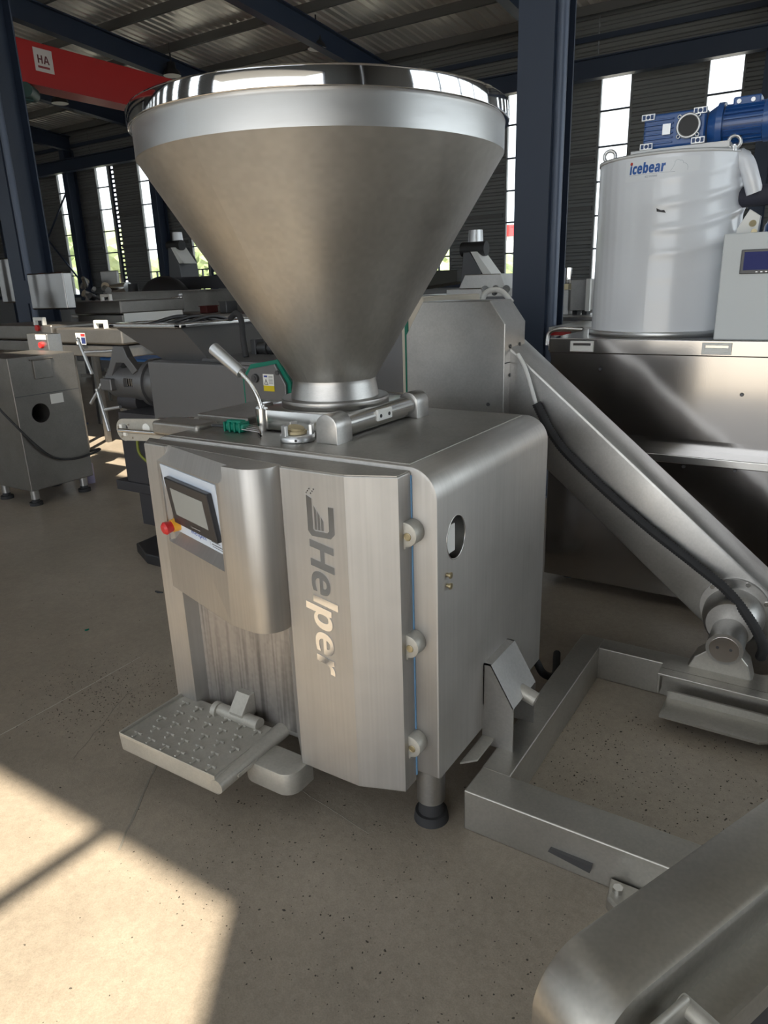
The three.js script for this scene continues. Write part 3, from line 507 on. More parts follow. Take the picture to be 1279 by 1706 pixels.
  part(t, 'lug_plate', front([[-0.52, 0.052], [-0.40, 0.035], [-0.395, 0.062], [-0.515, 0.062]], fz1 - 0.001, fz1 + 0.012), M.darkMetal);
  // fork guide inside the frame
  part(t, 'fork_guide', [
    front([[-0.44, 0.07], [-0.44, 0.155], [-0.02, 0.155], [0.45, 0.155], [0.45, 0.145], [-0.43, 0.145], [-0.43, 0.07]].reverse(), -2.60, -2.55, 0.002),
    bx(-0.44, 0.45, 0.10, 0.1545, -2.67, -2.602),
    plan([[-0.40, -2.56], [-0.40, -2.42], [-0.07, -2.42], [0.0, -2.47], [0.45, -2.47], [0.45, -2.56]], 0.05, 0.06), bx(-0.40, 0.45, 0.06, 0.09, -2.56, -2.55)], M.frame);
}

// ---------------------------------------------------------------- flake ice maker on its steel bin, right
{
  const b = thing('ice_bin', 'large mirror-bright stainless ice storage bin under the white drum at right', 'bin', [-0.3, 0, -4.1]);
  const x0 = -1.25, x1 = 1.1, zf = -3.5, zb = -4.7;
  part(b, 'bin_body', [bx(x0, x1, 0.86, 1.235, zb, zf), bx(x0 + 0.01, x1, 0.06, 0.765, zb, zf + 0.0), bx(x0 + 0.03, x1 - 0.02, 0.765, 0.86, zb, zf - 0.09)], M.sheet);
  part(b, 'bin_lid', rb(x0 - 0.005, x1 + 0.005, 1.243, 1.315, zb, zf + 0.02, 0.006), M.sheet);
  part(b, 'lid_rail', bx(x0, x1, 1.225, 1.243, zf - 0.02, zf + 0.008), M.sheet);
  part(b, 'ledge', rb(x0 + 0.01, x1, 0.752, 0.79, zf - 0.1, zf + 0.045, 0.004), M.gloss);
  for (const x of [-1.09, -0.49]) {
    const w = x < -1 ? 0.056 : 0.06;
    const h = part(b, 'recessed_handle', front([[x - w, 1.253], [x + w, 1.253], [x + w, 1.303], [x - w, 1.303]], zf + 0.018, zf + 0.03, 0.002, (() => { const q = new THREE.Path(); q.moveTo(x - w + 0.012, 1.264); q.lineTo(x - w + 0.012, 1.293); q.lineTo(x + w - 0.012, 1.293); q.lineTo(x + w - 0.012, 1.264); q.closePath(); return [q]; })()), M.plasticWhite, 'white plastic recessed handle');
    part(h, 'handle_cup', bx(x - w + 0.012, x + w - 0.012, 1.264, 1.281, zf + 0.0185, zf + 0.026), M.plasticWhite);
  }
  for (const [x, y] of [[-1.0, 1.17], [-0.37, 1.08], [-0.58, 0.73], [-0.36, 0.735]]) part(b, 'rivet', cyl([x, y, zf], [x, y, zf + 0.006], 0.009, 0.007, 10), M.darkMetal);
  for (const [x, z] of [[x0 + 0.1, zf - 0.15], [x1 - 0.1, zf - 0.15], [x0 + 0.1, zb + 0.1], [x1 - 0.1, zb + 0.1]]) part(b, 'leg', cyl([x, 0, z], [x, 0.062, z], 0.03), M.darkMetal);

  const cx = -0.83, cz = -3.89, r = 0.328, yb = 1.315, yt = 2.10;
  const d = thing('ice_drum', 'tall white film-wrapped ice maker drum with a blue brand name near its top', 'ice maker', [cx, yb, cz]);
  // wrinkled film: the drum surface with shallow folds on its right side
  const seg = 160, rows = 120, g = new THREE.CylinderGeometry(r, r, yt - yb, seg, rows, true), p = g.attributes.position;
  for (let i = 0; i < p.count; i++) {
    const x = p.getX(i), y = p.getY(i), z = p.getZ(i), a = Math.atan2(x, z), t = (y + (yt - yb) / 2) / (yt - yb);
    const k = Math.max(0, Math.min(1, (a + 0.15) / 0.7)) * Math.exp(-(((t - 0.66) / 0.26) ** 2));
    const fold = Math.pow(Math.abs(Math.sin(9 * (t * 2.6 - 0.16 * a + 0.05 * Math.sin(3 * a)))), 6);
    const vert = 0.0008 * Math.sin(a * 46 + 2 * t) * Math.max(0, 1 - Math.abs(a + 0.7) / 0.8);
    const dd = k * 0.009 * fold + vert + 0.0012 * Math.sin(a * 5 + t * 8) * k; const q = 1 + dd / r; p.setXYZ(i, x * q, y, z * q);
  }
  g.computeVertexNormals();
  part(d, 'drum_shell', g.translate(cx, (yb + yt) / 2, cz), M.film, undefined, false);
  part(d, 'drum_base_ring', lathe([[r - 0.01, yb], [r + 0.012, yb], [r + 0.012, yb + 0.022], [r, yb + 0.026]], cx, cz), M.alu);
  part(d, 'drum_lid', lathe([[r - 0.012, yt - 0.002], [r + 0.005, yt - 0.002], [r + 0.005, yt + 0.012], [0.06, yt + 0.03], [0.0, yt + 0.03]], cx, cz), M.white);
  part(d, 'mount_plate', rb(-0.98, -0.56, yt + 0.015, yt + 0.042, -3.86, -3.70, 0.004), M.white);
  for (const [x, z, ry] of [[-1.085, -3.74, 0.3], [-0.545, -3.73, 0.3]]) part(d, 'eye_bolt', [new THREE.TorusGeometry(0.025, 0.008, 10, 28).rotateY(ry).translate(x, yt + 0.036, z), cyl([x, yt, z], [x, yt + 0.022, z], 0.012)], M.alu);
  part(d, 'film_tear', front([[-0.01, 0], [0.03, -0.008], [0.022, 0.004], [0.008, 0.004], [-0.012, 0.014]], 0, 0.001).translate(-0.80, 1.865, cz + r + 0.001), M.greyDark, 'small dark tear in the film');
  // printed brand on a curved label
  const lab = new THREE.CylinderGeometry(r + 0.0022, r + 0.0022, 0.085, 40, 1, true, -0.42, 0.98).translate(cx, 2.04, cz);
  const bear = canvasTex(1024, 256, (x, w, h) => {
    x.fillStyle = '#e9edf2'; x.fillRect(0, 0, w, h);
    x.fillStyle = '#1456a8'; x.font = 'bold 168px sans-serif'; x.save(); x.translate(60, 160); x.transform(0.84, 0, -0.08, 1, 0, 0); x.lineWidth = 9; x.strokeStyle = '#1456a8'; x.fillText('icebear', 0, 0); x.strokeText('icebear', 0, 0); x.restore();
    x.fillStyle = '#c0392b'; x.beginPath(); x.arc(90, 32, 20, 0, 7); x.fill();
    x.fillStyle = '#8f9aa6'; x.fillRect(60, 176, 640, 3);
    x.font = '30px sans-serif'; x.fillStyle = '#6c7885'; x.fillText('ICE SYSTEMS', 300, 220);
    x.strokeStyle = '#9aa5b1'; x.lineWidth = 3; x.beginPath(); x.moveTo(640, 168); x.quadraticCurveTo(700, 90, 690, 60); x.quadraticCurveTo(720, 20, 760, 50); x.quadraticCurveTo(800, 40, 800, 80); x.quadraticCurveTo(880, 90, 860, 168); x.stroke();
  });
  part(d, 'brand_label', lab, printed(bear, { roughness: 0.35 }), 'printed brand strip reading icebear', false);
  // gearbox and motor
  const m = thing('gear_motor', 'blue gearbox and electric motor lying on top of the white drum', 'motor', [-0.72, yt + 0.04, -3.78]);
  const gz = -3.70, gy0 = yt + 0.042, gy1 = 2.285;
  const gb = part(m, 'gearbox', [rb(-0.93, -0.665, gy0, gy1, -3.87, gz - 0.008, 0.012), ...Array.from({ length: 6 }, (_, i) => rb(-0.925, -0.80, gy0 + 0.018 + i * 0.019, gy0 + 0.025 + i * 0.019, gz - 0.02, gz, 0.002, 1))], M.blue);
  for (const [x, y] of [[-0.91, gy0 + 0.012], [-0.91, gy1 - 0.012], [-0.69, gy0 + 0.014], [-0.69, gy1 - 0.012]]) { const c = part(gb, 'corner_lug', front([[x - 0.028, y - 0.013], [x + 0.028, y - 0.013], [x + 0.028, y + 0.013], [x - 0.028, y + 0.013]], gz - 0.01, gz + 0.006, 0.001, [hole(x, y, 0.008)]), M.alu); part(c, 'lug_core', [cyl([x, y, gz - 0.01], [x, y, gz + 0.002], 0.008, 0.008, 12), bx(x - 0.024, x - 0.011, y - 0.009, y + 0.009, gz, gz + 0.0065), bx(x + 0.011, x + 0.024, y - 0.009, y + 0.009, gz, gz + 0.0065)], M.blueDark); }
  const fy = (gy0 + gy1) / 2 + 0.005;
  part(gb, 'output_ring', new THREE.TorusGeometry(0.046, 0.006, 8, 40).translate(-0.735, fy, gz + 0.004), M.alu); part(gb, 'output_cover', cyl([-0.735, fy, gz - 0.02], [-0.735, fy, gz + 0.003], 0.044, 0.044, 36), M.black);
  for (let k = 0; k < 4; k++) { const a = Math.PI / 4 + k * Math.PI / 2; part(gb, 'ring_bolt', [new THREE.TorusGeometry(0.007, 0.003, 6, 16).translate(-0.735 + 0.056 * Math.cos(a), fy + 0.056 * Math.sin(a), gz + 0.003)], M.alu); }
  part(gb, 'rating_plate', rb(-0.845, -0.81, fy - 0.025, fy + 0.02, gz + 0.0, gz + 0.003, 0.001, 1), M.alu);
  part(m, 'motor_flange', [cyl([-0.66, 2.21, -3.785], [-0.625, 2.21, -3.785], 0.07, 0.09, 32), cyl([-0.625, 2.212, -3.785], [-0.60, 2.212, -3.785], 0.095, 0.095, 36)], M.blue);
  const mb = part(m, 'motor_body', [cyl([-0.60, 2.215, -3.785], [-0.44, 2.215, -3.785], 0.068, 0.068, 32), ...Array.from({ length: 22 }, (_, i) => bx(-0.595, -0.445, 0.066, 0.08, -0.0025, 0.0025).rotateX(i * Math.PI * 2 / 22).translate(0, 2.215, -3.785))], M.blue);
  part(m, 'fan_cowl', [cyl([-0.44, 2.215, -3.785], [-0.31, 2.215, -3.785], 0.084, 0.084, 36)], M.blue);
  part(m, 'terminal_box', [rb(-0.57, -0.46, 2.27, 2.315, -3.83, -3.745, 0.008)], M.blue);
  for (const x of [-0.545, -0.49]) part(m, 'cable_gland', cyl([x, 2.294, -3.745], [x, 2.294, -3.735], 0.009, 0.009, 10), M.alu);
  // insulated outlet pipe and blower right of the drum
  const pi = thing('insulated_pipe', 'dark insulated pipe leaving the right side of the white drum', 'pipe', [-0.4, 1.8, -3.9]);
  part(pi, 'pipe', [tube([[-0.56, 1.92, -3.86], [-0.4, 1.92, -3.82], [-0.1, 1.93, -3.8], [0.2, 1.95, -3.8]], 0.045, 20, 16)], std({ color: lin(0.03, 0.032, 0.05), roughness: 0.7 }));
  part(pi, 'pipe_sleeve', [tube([[-0.535, 2.09, -3.80], [-0.50, 2.06, -3.79], [-0.47, 1.99, -3.79], [-0.45, 1.93, -3.80]], 0.035, 16, 14)], M.film);
  const va = thing('expansion_valve', 'small white bracketed valve block beside the drum above the control cabinet', 'valve', [-0.45, 1.315, -3.78]);
  part(va, 'block', front([[-0.50, 1.315], [-0.44, 1.315], [-0.41, 1.83], [-0.455, 1.86], [-0.50, 1.78]], -3.81, -3.75, 0.003), M.plasticWhite); part(va, 'fitting', [cyl([-0.44, 1.80, -3.755], [-0.435, 1.80, -3.743], 0.014), cyl([-0.43, 1.765, -3.755], [-0.427, 1.765, -3.743], 0.012)], M.brass);
  const co = thing('compressor', 'blue round compressor behind the white control cabinet', 'compressor', [-0.33, 1.315, -3.85]);
  part(co, 'shell', lathe([[0.0, 1.87], [0.06, 1.85], [0.1, 1.79], [0.1, 1.36], [0.0, 1.36]], -0.30, -3.85, 32), M.blue); part(co, 'feet', bx(-0.41, -0.19, 1.315, 1.36, -3.95, -3.75), M.black);
  const k = thing('control_cabinet', 'pale white control cabinet with a blue display standing on the steel bin', 'cabinet', [-0.15, yb, -3.62]);
  part(k, 'cabinet_body', rb(-0.512, 0.12, yb, 1.752, -3.74, -3.50, 0.006), std({ color: lin(0.66, 0.70, 0.72), roughness: 0.5 }));
  const sc = part(k, 'display_bezel', rb(-0.437, -0.21, 1.588, 1.685, -3.501, -3.492, 0.003), M.bezel); part(sc, 'display', bx(-0.424, -0.223, 1.603, 1.675, -3.4925, -3.4905), M.screenBlue);
  for (let i = 0; i < 3; i++) part(sc, 'display_key', bx(-0.375 + i * 0.018, -0.367 + i * 0.018, 1.5935, 1.5965, -3.4925, -3.4912), M.alu);
}
// ---------------------------------------------------------------- grey grinder-filler behind, left
{
  const t = thing('grinding_filler', 'dark grey filling machine with a square hopper and grinding throat pointing left', 'machine', [-3.1, 0, -3.3]);
  const body = part(t, 'body', [rb(-3.55, -2.45, 0.32, 1.195, -3.75, -2.9, 0.01)], M.grey);
  part(t, 'body_top', plan([[-2.78, -2.9], [-2.45, -2.9], [-2.45, -3.75], [-3.2, -3.75], [-3.2, -3.0]], 1.195, 1.215, 0.004), M.grey);
  // hopper: four tapering sides and a rolled rim
  const fr = (x0, x1, z0, z1, y) => [[x0, y, z1], [x1, y, z1], [x1, y, z0], [x0, y, z0]];
  const ringGeo = (a, b) => { const q = []; for (let i = 0; i < 4; i++) { const j = (i + 1) % 4; q.push(...a[i], ...a[j], ...b[j], ...a[i], ...b[j], ...b[i]); } const g = new THREE.BufferGeometry(); g.setAttribute('position', new THREE.Float32BufferAttribute(q, 3)); g.computeVertexNormals(); return uvBox(g); };
  const hop = part(t, 'hopper', [ringGeo(fr(-3.52, -3.12, -3.6, -3.0, 1.195), fr(-3.82, -3.24, -3.66, -2.92, 1.385)), ringGeo(fr(-3.50, -3.14, -3.58, -3.02, 1.195), fr(-3.80, -3.26, -3.64, -2.94, 1.385))], M.grey);
  part(hop, 'hopper_rim', [rb(-3.86, -3.22, 1.385, 1.415, -2.945, -2.895, 0.01), rb(-3.86, -3.22, 1.385, 1.415, -3.69, -3.64, 0.01), rb(-3.86, -3.80, 1.385, 1.415, -3.69, -2.895, 0.01), rb(-3.28, -3.22, 1.385, 1.415, -3.69, -2.895, 0.01)], M.gloss);
  // octagonal side door with green seal
  const oct = (s) => [[-2.765 + s, 0.42 + s], [-2.47 - s, 0.42 + s], [-2.43 - s, 0.5], [-2.43 - s, 1.12 - s * 0.4], [-2.51 - s * 0.4, 1.235 - s], [-2.70 + s * 0.4, 1.205 - s], [-2.765 + s, 1.13 - s * 0.6]];
  part(t, 'door_seal', front(oct(0), -2.9, -2.885), M.green, 'green rubber door seal');
  const dr = part(t, 'side_door', front(oct(0.022), -2.9, -2.868, 0.005), M.grey);
  part(dr, 'door_lock', [cyl([-2.655, 1.135, -2.868], [-2.655, 1.135, -2.855], 0.024, 0.022, 24), cyl([-2.655, 1.135, -2.855], [-2.655, 1.135, -2.852], 0.01, 0.01, 16)], M.darkMetal);
  const wt = canvasTex(128, 160, (x, w, h) => { x.fillStyle = '#e8e8e4'; x.fillRect(0, 0, w, h); x.fillStyle = '#d8c21c'; x.fillRect(0, 108, w, 52); x.strokeStyle = '#222'; x.lineWidth = 5; x.beginPath(); x.moveTo(12, 96); x.lineTo(34, 50); x.lineTo(56, 96); x.closePath(); x.stroke(); x.fillStyle = '#222'; x.fillRect(31, 64, 6, 18); x.fillRect(31, 86, 6, 5); x.fillStyle = '#777'; for (let i = 0; i < 7; i++) x.fillRect(66, 20 + i * 11, 50, 4); x.fillStyle = '#334a9a'; x.fillRect(12, 14, 40, 16); });
  part(dr, 'warning_sticker', new THREE.PlaneGeometry(0.075, 0.09).translate(-2.565, 1.115, -2.8665), printed(wt), 'white and yellow warning sticker', false);
  part(dr, 'second_lock', cyl([-2.50, 1.17, -2.868], [-2.50, 1.17, -2.86], 0.012), M.darkMetal);
  // throat, grinding head, clamp ring, tommy bars
  const ty = 1.03, tz = -3.12;
  const th = part(t, 'throat', [cyl([-3.54, ty, tz], [-3.72, ty, tz], 0.135, 0.135, 40), cyl([-3.72, ty, tz], [-3.76, ty, tz], 0.155, 0.155, 40)], M.grey);
  const hd = part(t, 'grinding_head', cut(cyl([-3.76, ty, tz], [-4.12, ty, tz], 0.125, 0.115, 40), bx(-3.93, -3.84, ty - 0.02, ty + 0.035, tz + 0.07, tz + 0.2), cyl([-3.97, ty + 0.06, tz], [-3.97, ty + 0.2, tz], 0.075, 0.075, 24)), M.grey);
  for (let i = 0; i < 4; i++) part(hd, 'cutter_plate', bx(-3.925 + i * 0.022, -3.917 + i * 0.022, ty - 0.03, ty + 0.04, tz + 0.06, tz + 0.1), M.gloss);
  part(hd, 'bowl', lathe([[0.0, 0.0], [0.05, 0.006], [0.07, 0.03], [0.065, 0.03], [0.0, 0.01]], 0, 0, 24).translate(-3.97, ty + 0.06, tz), M.polish);
  part(t, 'clamp_yoke', [front([[-4.10, ty + 0.05], [-4.03, ty + 0.17], [-4.0, ty + 0.235], [-3.90, ty + 0.235], [-3.87, ty + 0.17], [-3.79, ty + 0.09], [-3.84, ty + 0.06], [-3.91, ty + 0.13], [-3.99, ty + 0.13], [-4.05, ty + 0.04]].reverse(), tz + 0.06, tz + 0.11, 0.004), rb(-4.13, -4.02, ty - 0.05, ty + 0.03, tz + 0.08, tz + 0.15, 0.01)], M.grey);
  part(t, 'clamp_hub', [cyl([-4.12, ty - 0.01, tz], [-4.20, ty - 0.01, tz], 0.09, 0.07, 24), cyl([-4.2, ty - 0.01, tz], [-4.24, ty - 0.01, tz], 0.03)], M.darkMetal);
  for (const [a, b] of [[[-4.36, ty + 0.27, tz + 0.1], [-4.24, ty + 0.05, tz + 0.12]], [[-4.24, ty - 0.06, tz + 0.1], [-4.15, ty - 0.33, tz + 0.12]], [[-4.24, ty - 0.03, tz + 0.06], [-4.36, ty - 0.16, tz + 0.08]], [[-4.32, ty + 0.19, tz + 0.1], [-4.0, ty + 0.205, tz + 0.08]], [[-4.2, ty - 0.19, tz + 0.1], [-4.02, ty - 0.16, tz + 0.1]]]) part(t, 'tommy_bar', [cyl(a, b, 0.011, 0.011, 10), ball(...a, 0.015, 10)], M.alu);
  part(t, 'collar_guard', [cyl([-3.9, ty - 0.13, tz], [-4.1, ty - 0.13, tz], 0.07, 0.06, 24)], M.greyDark);
  // pedestal
  part(t, 'pedestal', [bx(-3.92, -3.50, 0.40, 0.86, -3.25, -2.92), bx(-3.86, -3.45, 0.1, 0.34, -3.25, -2.95)], M.greyDark);
  part(t, 'pedestal_ledge', rb(-4.02, -3.45, 0.335, 0.40, -3.3, -2.9, 0.006), M.greyDark);
  part(t, 'base_shoe', plan([[-3.66, -2.72], [-3.45, -2.62], [-2.9, -2.62], [-2.9, -3.0], [-3.68, -3.0]], 0.0, 0.07, 0.01), M.black);
  for (const [x, z] of [[-3.7, -2.95], [-2.6, -2.98], [-3.5, -3.6], [-2.6, -3.6]]) part(t, 'foot', [cyl([x, 0, z], [x, 0.03, z], 0.06), cyl([x, 0.03, z], [x, 0.34, z], 0.025)], M.darkMetal);
  part(t, 'yellow_green_wire', tube([[-3.74, 0.72, -2.9], [-3.70, 0.62, -2.87], [-3.62, 0.55, -2.88]], 0.009, 16), std({ color: lin(0.20, 0.22, 0.03), roughness: 0.6 }));
  part(t, 'hydraulic_hose', tube([[-3.22, 1.42, -3.3], [-3.12, 1.455, -3.25], [-3.02, 1.42, -3.18], [-2.96, 1.32, -3.12], [-2.93, 1.215, -3.1]], 0.017, 30), M.rubber);
  part(t, 'valve_bank', [cyl([-3.02, 1.25, -3.3], [-2.70, 1.25, -3.3], 0.035, 0.035, 16), ...[0, 1, 2, 3, 4].map((i) => cyl([-2.94 + i * 0.045, 1.25, -3.3], [-2.92 + i * 0.045, 1.25, -3.3], 0.046, 0.046, 16)), rb(-3.04, -3.0, 1.21, 1.30, -3.34, -3.26, 0.006)], M.darkMetal);
  for (let i = 0; i < 3; i++) part(t, 'hopper_grate', tube([[-3.7 + i * 0.14, 1.40, -3.5], [-3.66 + i * 0.14, 1.435, -3.3], [-3.62 + i * 0.14, 1.40, -3.0]], 0.012, 16), M.darkMetal);
}
// machine with the cream edge and green seal seen right of the cone
{
  const t = thing('tumbler_cabinet', 'grey machine cabinet with cream edge and green seal, between hopper cone and drive box', 'machine', [-2.3, 0, -3.7]);
  part(t, 'body', rb(-2.36, -2.06, 0.1, 1.46, -4.1, -3.42, 0.01), M.grey);
  part(t, 'edge_strip', rb(-2.06, -1.92, 0.1, 1.52, -4.1, -3.40, 0.01), std({ color: lin(0.66, 0.60, 0.50), roughness: 0.6 }));
  part(t, 'seal', [bx(-2.035, -2.015, 1.02, 1.50, -3.40, -3.392), bx(-2.035, -2.015, 0.86, 0.96, -3.40, -3.392)], M.green);
  part(t, 'seam', bx(-2.36, -2.06, 1.005, 1.012, -3.42, -3.417), M.gloss);
  for (const [x, z] of [[-2.3, -3.5], [-2.0, -3.5], [-2.3, -4.0], [-2.0, -4.0]]) part(t, 'foot', cyl([x, 0, z], [x, 0.1, z], 0.03), M.darkMetal);
}
// ---------------------------------------------------------------- stainless cabinet at the left edge
{
  const t = thing('steel_cabinet', 'stainless cabinet machine with a round side hole and hanging black cable at left', 'machine', [-5.6, 0, -3.28]);
  const body = part(t, 'cabinet_body', cut(rb(-5.78, -5.22, 0.13, 1.155, -3.56, -3.0, 0.008), cyl([-5.6, 0.72, -3.19], [-5.1, 0.72, -3.19], 0.075, 0.075, 28)), M.steelDim);
  part(t, 'hole_lining', cyl([-5.6, 0.72, -3.19], [-5.45, 0.72, -3.19], 0.0745, 0.0745, 24), M.black);
  part(t, 'seam', [bx(-5.221, -5.2185, 0.862, 0.867, -3.55, -3.01)], M.darkMetal);
  part(t, 'flap', [rb(-5.222, -5.205, 0.98, 1.12, -3.34, -3.19, 0.004), cyl([-5.212, 1.125, -3.36], [-5.212, 1.125, -3.17], 0.006, 0.006, 10)], M.steelDim);
  part(t, 'paper_label', bx(-5.2195, -5.2175, 0.775, 0.85, -3.40, -3.29), M.plasticWhite);
  part(t, 'socket_box', [rb(-5.62, -5.42, 0.93, 1.0, -3.0, -2.94, 0.006)], M.plasticWhite); part(t, 'socket_gland', rb(-5.60, -5.44, 0.86, 0.93, -3.0, -2.95, 0.006), M.greyDark);
  part(t, 'cable', tube([[-5.44, 0.88, -2.94], [-5.34, 0.80, -2.93], [-5.24, 0.66, -2.98], [-5.20, 0.50, -3.08], [-5.195, 0.36, -3.22], [-5.19, 0.315, -3.40], [-5.19, 0.33, -3.60], [-5.22, 0.34, -3.66], [-5.26, 0.33, -3.58]], 0.009, 60), M.rubber);
  for (let i = 0; i < 6; i++) part(t, 'vent_slot', bx(-5.80 + i * 0.03, -5.785 + i * 0.03, 0.70, 0.76, -3.0, -2.998), M.black);
  for (const [x, z] of [[-5.29, -3.06], [-5.29, -3.50], [-5.70, -3.06], [-5.70, -3.50]]) { const l = part(t, 'leg', cyl([x, 0.05, z], [x, 0.14, z], 0.032), M.steelSmooth); part(l, 'foot', [cyl([x, 0, z], [x, 0.025, z], 0.05), cyl([x, 0.025, z], [x, 0.05, z], 0.03)], M.rubber); }
  const s = thing('spray_can', 'small lilac spray can on the floor beside the left cabinet leg', 'can', [-5.62, 0, -3.72]);
  part(s, 'can', lathe([[0, 0], [0.032, 0], [0.032, 0.17], [0.02, 0.185], [0, 0.185]], -5.47, -3.70, 24), std({ color: lin(0.45, 0.42, 0.62), roughness: 0.35 })); part(s, 'cap', cyl([-5.47, 0.185, -3.70], [-5.47, 0.215, -3.70], 0.02, 0.018, 20), M.black);
  s.children.forEach((m) => 0);
}
// control post on the cabinet and packing machines beyond
{
  const c = thing('switch_box', 'small steel switch box with a red button standing behind the left cabinet', 'switch box', [-5.78, 0, -3.66]);
  part(c, 'box', rb(-5.93, -5.64, 1.0, 1.28, -3.75, -3.62, 0.006), M.steelSmooth); part(c, 'post', bx(-5.82, -5.75, 0, 1.0, -3.72, -3.65), M.steelSmooth);
  part(c, 'red_button', cyl([-5.73, 1.19, -3.62], [-5.73, 1.19, -3.60], 0.028, 0.024, 20), M.red); part(c, 'label_plate', bx(-5.80, -5.66, 1.235, 1.275, -3.62, -3.617), M.plasticWhite); part(c, 'key_switch', cyl([-5.70, 1.08, -3.62], [-5.70, 1.08, -3.6], 0.016), M.alu);
}
function packer(x0, x1, yTop, z0, z1, label, o = {}) {
  const t = thing('packing_machine', label, 'machine', [(x0 + x1) / 2, 0, (z0 + z1) / 2], 'packing machines with lift lids');
  part(t, 'body', rb(x0, x1, yTop - 0.27, yTop - 0.16, z0, z1, 0.01), M.steelDim);
  const lid = part(t, 'lid', rb(x0 - 0.02, x1 + 0.02, yTop - 0.15, yTop, z0 - 0.02, z1 + 0.02, 0.02, 3), M.steelDim);
  const hx = o.hx ?? (x0 + x1) / 2;
  part(lid, 'handle', [rb(hx - 0.09, hx + 0.09, yTop + 0.04, yTop + 0.075, z1 - 0.03, z1 + 0.01, 0.01), rb(hx - 0.09, hx - 0.055, yTop - 0.02, yTop + 0.05, z1 - 0.03, z1 + 0.01, 0.01), rb(hx + 0.055, hx + 0.09, yTop - 0.02, yTop + 0.05, z1 - 0.03, z1 + 0.01, 0.01)], M.plasticWhite, 'white plastic handle');
  if (o.red) part(t, 'red_knob', cyl([hx, yTop - 0.03, z1 + 0.0], [hx, yTop - 0.03, z1 + 0.04], 0.03), M.red);
  if (o.sticker) { const st = canvasTex(64, 48, (x) => { x.fillStyle = '#ecece8'; x.fillRect(0, 0, 64, 48); x.fillStyle = '#b33'; x.fillRect(34, 3, 28, 12); x.fillStyle = '#2a3566'; x.fillRect(34, 18, 28, 27); x.beginPath(); x.moveTo(6, 10); x.lineTo(24, 34); x.lineTo(8, 30); x.fill(); }); part(t, 'sticker', new THREE.PlaneGeometry(0.15, 0.11).translate(o.sticker, yTop - 0.10, z1 + 0.0215), printed(st), undefined, false); }
  for (const x of [x0 + 0.06, x1 - 0.06]) for (const z of [z0 + 0.06, z1 - 0.06]) part(t, 'leg', bx(x - 0.025, x + 0.025, 0, yTop - 0.26, z - 0.025, z + 0.025), M.steelDim);
  if (o.side) part(t, 'side_panel', rb(x1 + 0.002, x1 + 0.012, yTop - 0.42, yTop - 0.02, z0 + 0.02, z1 - 0.02, 0.004), M.plasticWhite, 'white side panel');
  return t;
}
packer(-7.95, -6.78, 1.30, -4.98, -4.42, 'stainless packing machine with white lid handle, left of the steel switch box', { hx: -6.98, red: true });
packer(-6.72, -5.75, 1.27, -5.1, -4.45, 'stainless packing machine lid with sticker and white handle, beyond the left cabinet', { hx: -6.05, sticker: -6.35 });
packer(-7.98, -7.15, 1.50, -6.5, -5.57, 'grey lidded packing machine with a white side panel just right of the left column', { hx: -7.4, side: true });
{
  const t = thing('belt_conveyor', 'bright blue conveyor belt table behind the grinding throat', 'conveyor', [-5.6, 0, -5.5]);
  part(t, 'belt', rb(-7.1, -4.9, 0.87, 0.90, -5.52, -5.15, 0.01), M.belt); part(t, 'bed', bx(-7.1, -4.9, 0.78, 0.87, -5.50, -5.17), M.darkMetal);
  for (const x of [-6.9, -5.1]) for (const z of [-5.45, -5.22]) part(t, 'leg', bx(x - 0.02, x + 0.02, 0, 0.79, z - 0.02, z + 0.02), M.steelSmooth);
  const e = thing('electrical_box', 'mirror-bright steel electrical box fixed to the left blue column', 'cabinet', [-7.48, 1.42, -5.0]);
  part(e, 'box', rb(-7.86, -7.20, 1.43, 1.82, -5.04, -4.92, 0.02, 3), M.dented); part(e, 'bracket', bx(-8.2, -7.75, 1.5, 1.75, -5.05, -5.0), M.navy);
  const f = thing('electrical_box', 'dull bright-faced steel panel at the far left edge behind the column', 'cabinet', [-9.2, 0, -5.6]);
  part(f, 'box', rb(-9.5, -8.75, 1.5, 2.05, -5.7, -5.55, 0.02, 3), M.dented); part(f, 'stand', bx(-9.2, -9.1, 0, 1.5, -5.66, -5.6), M.darkMetal);
}
// ---------------------------------------------------------------- far machinery
function elevator(x, z, top, label) {
  const t = thing('screw_elevator', label, 'elevator', [x, 0, z]);
  part(t, 'trunk', front([[x - 0.34, 0], [x + 0.30, 0], [x + 0.16, top - 0.55], [x - 0.02, top - 0.3], [x - 0.12, top - 0.3]], z - 0.3, z + 0.2, 0.01), M.darkMetal);
  part(t, 'chute', front([[x + 0.02, top - 0.3], [x + 0.10, top - 0.3], [x + 0.36, top - 0.62], [x + 0.22, top - 0.62]].reverse(), z - 0.1, z + 0.25, 0.005), M.plasticWhite);
  part(t, 'motor', [cyl([x - 0.02, top - 0.3, z], [x - 0.02, top, z], 0.12, 0.1, 20)], M.alu); part(t, 'gearbox', [cyl([x - 0.18, top - 0.26, z + 0.1], [x + 0.2, top - 0.26, z + 0.1], 0.1, 0.1, 20)], M.black);
  return t;
}
elevator(-4.75, -10, 2.28, 'dark elevator tower with motor and white chute right of the hopper cone');
elevator(-12.0, -11, 2.72, 'dark elevator tower with motor and chute left of the hopper cone');
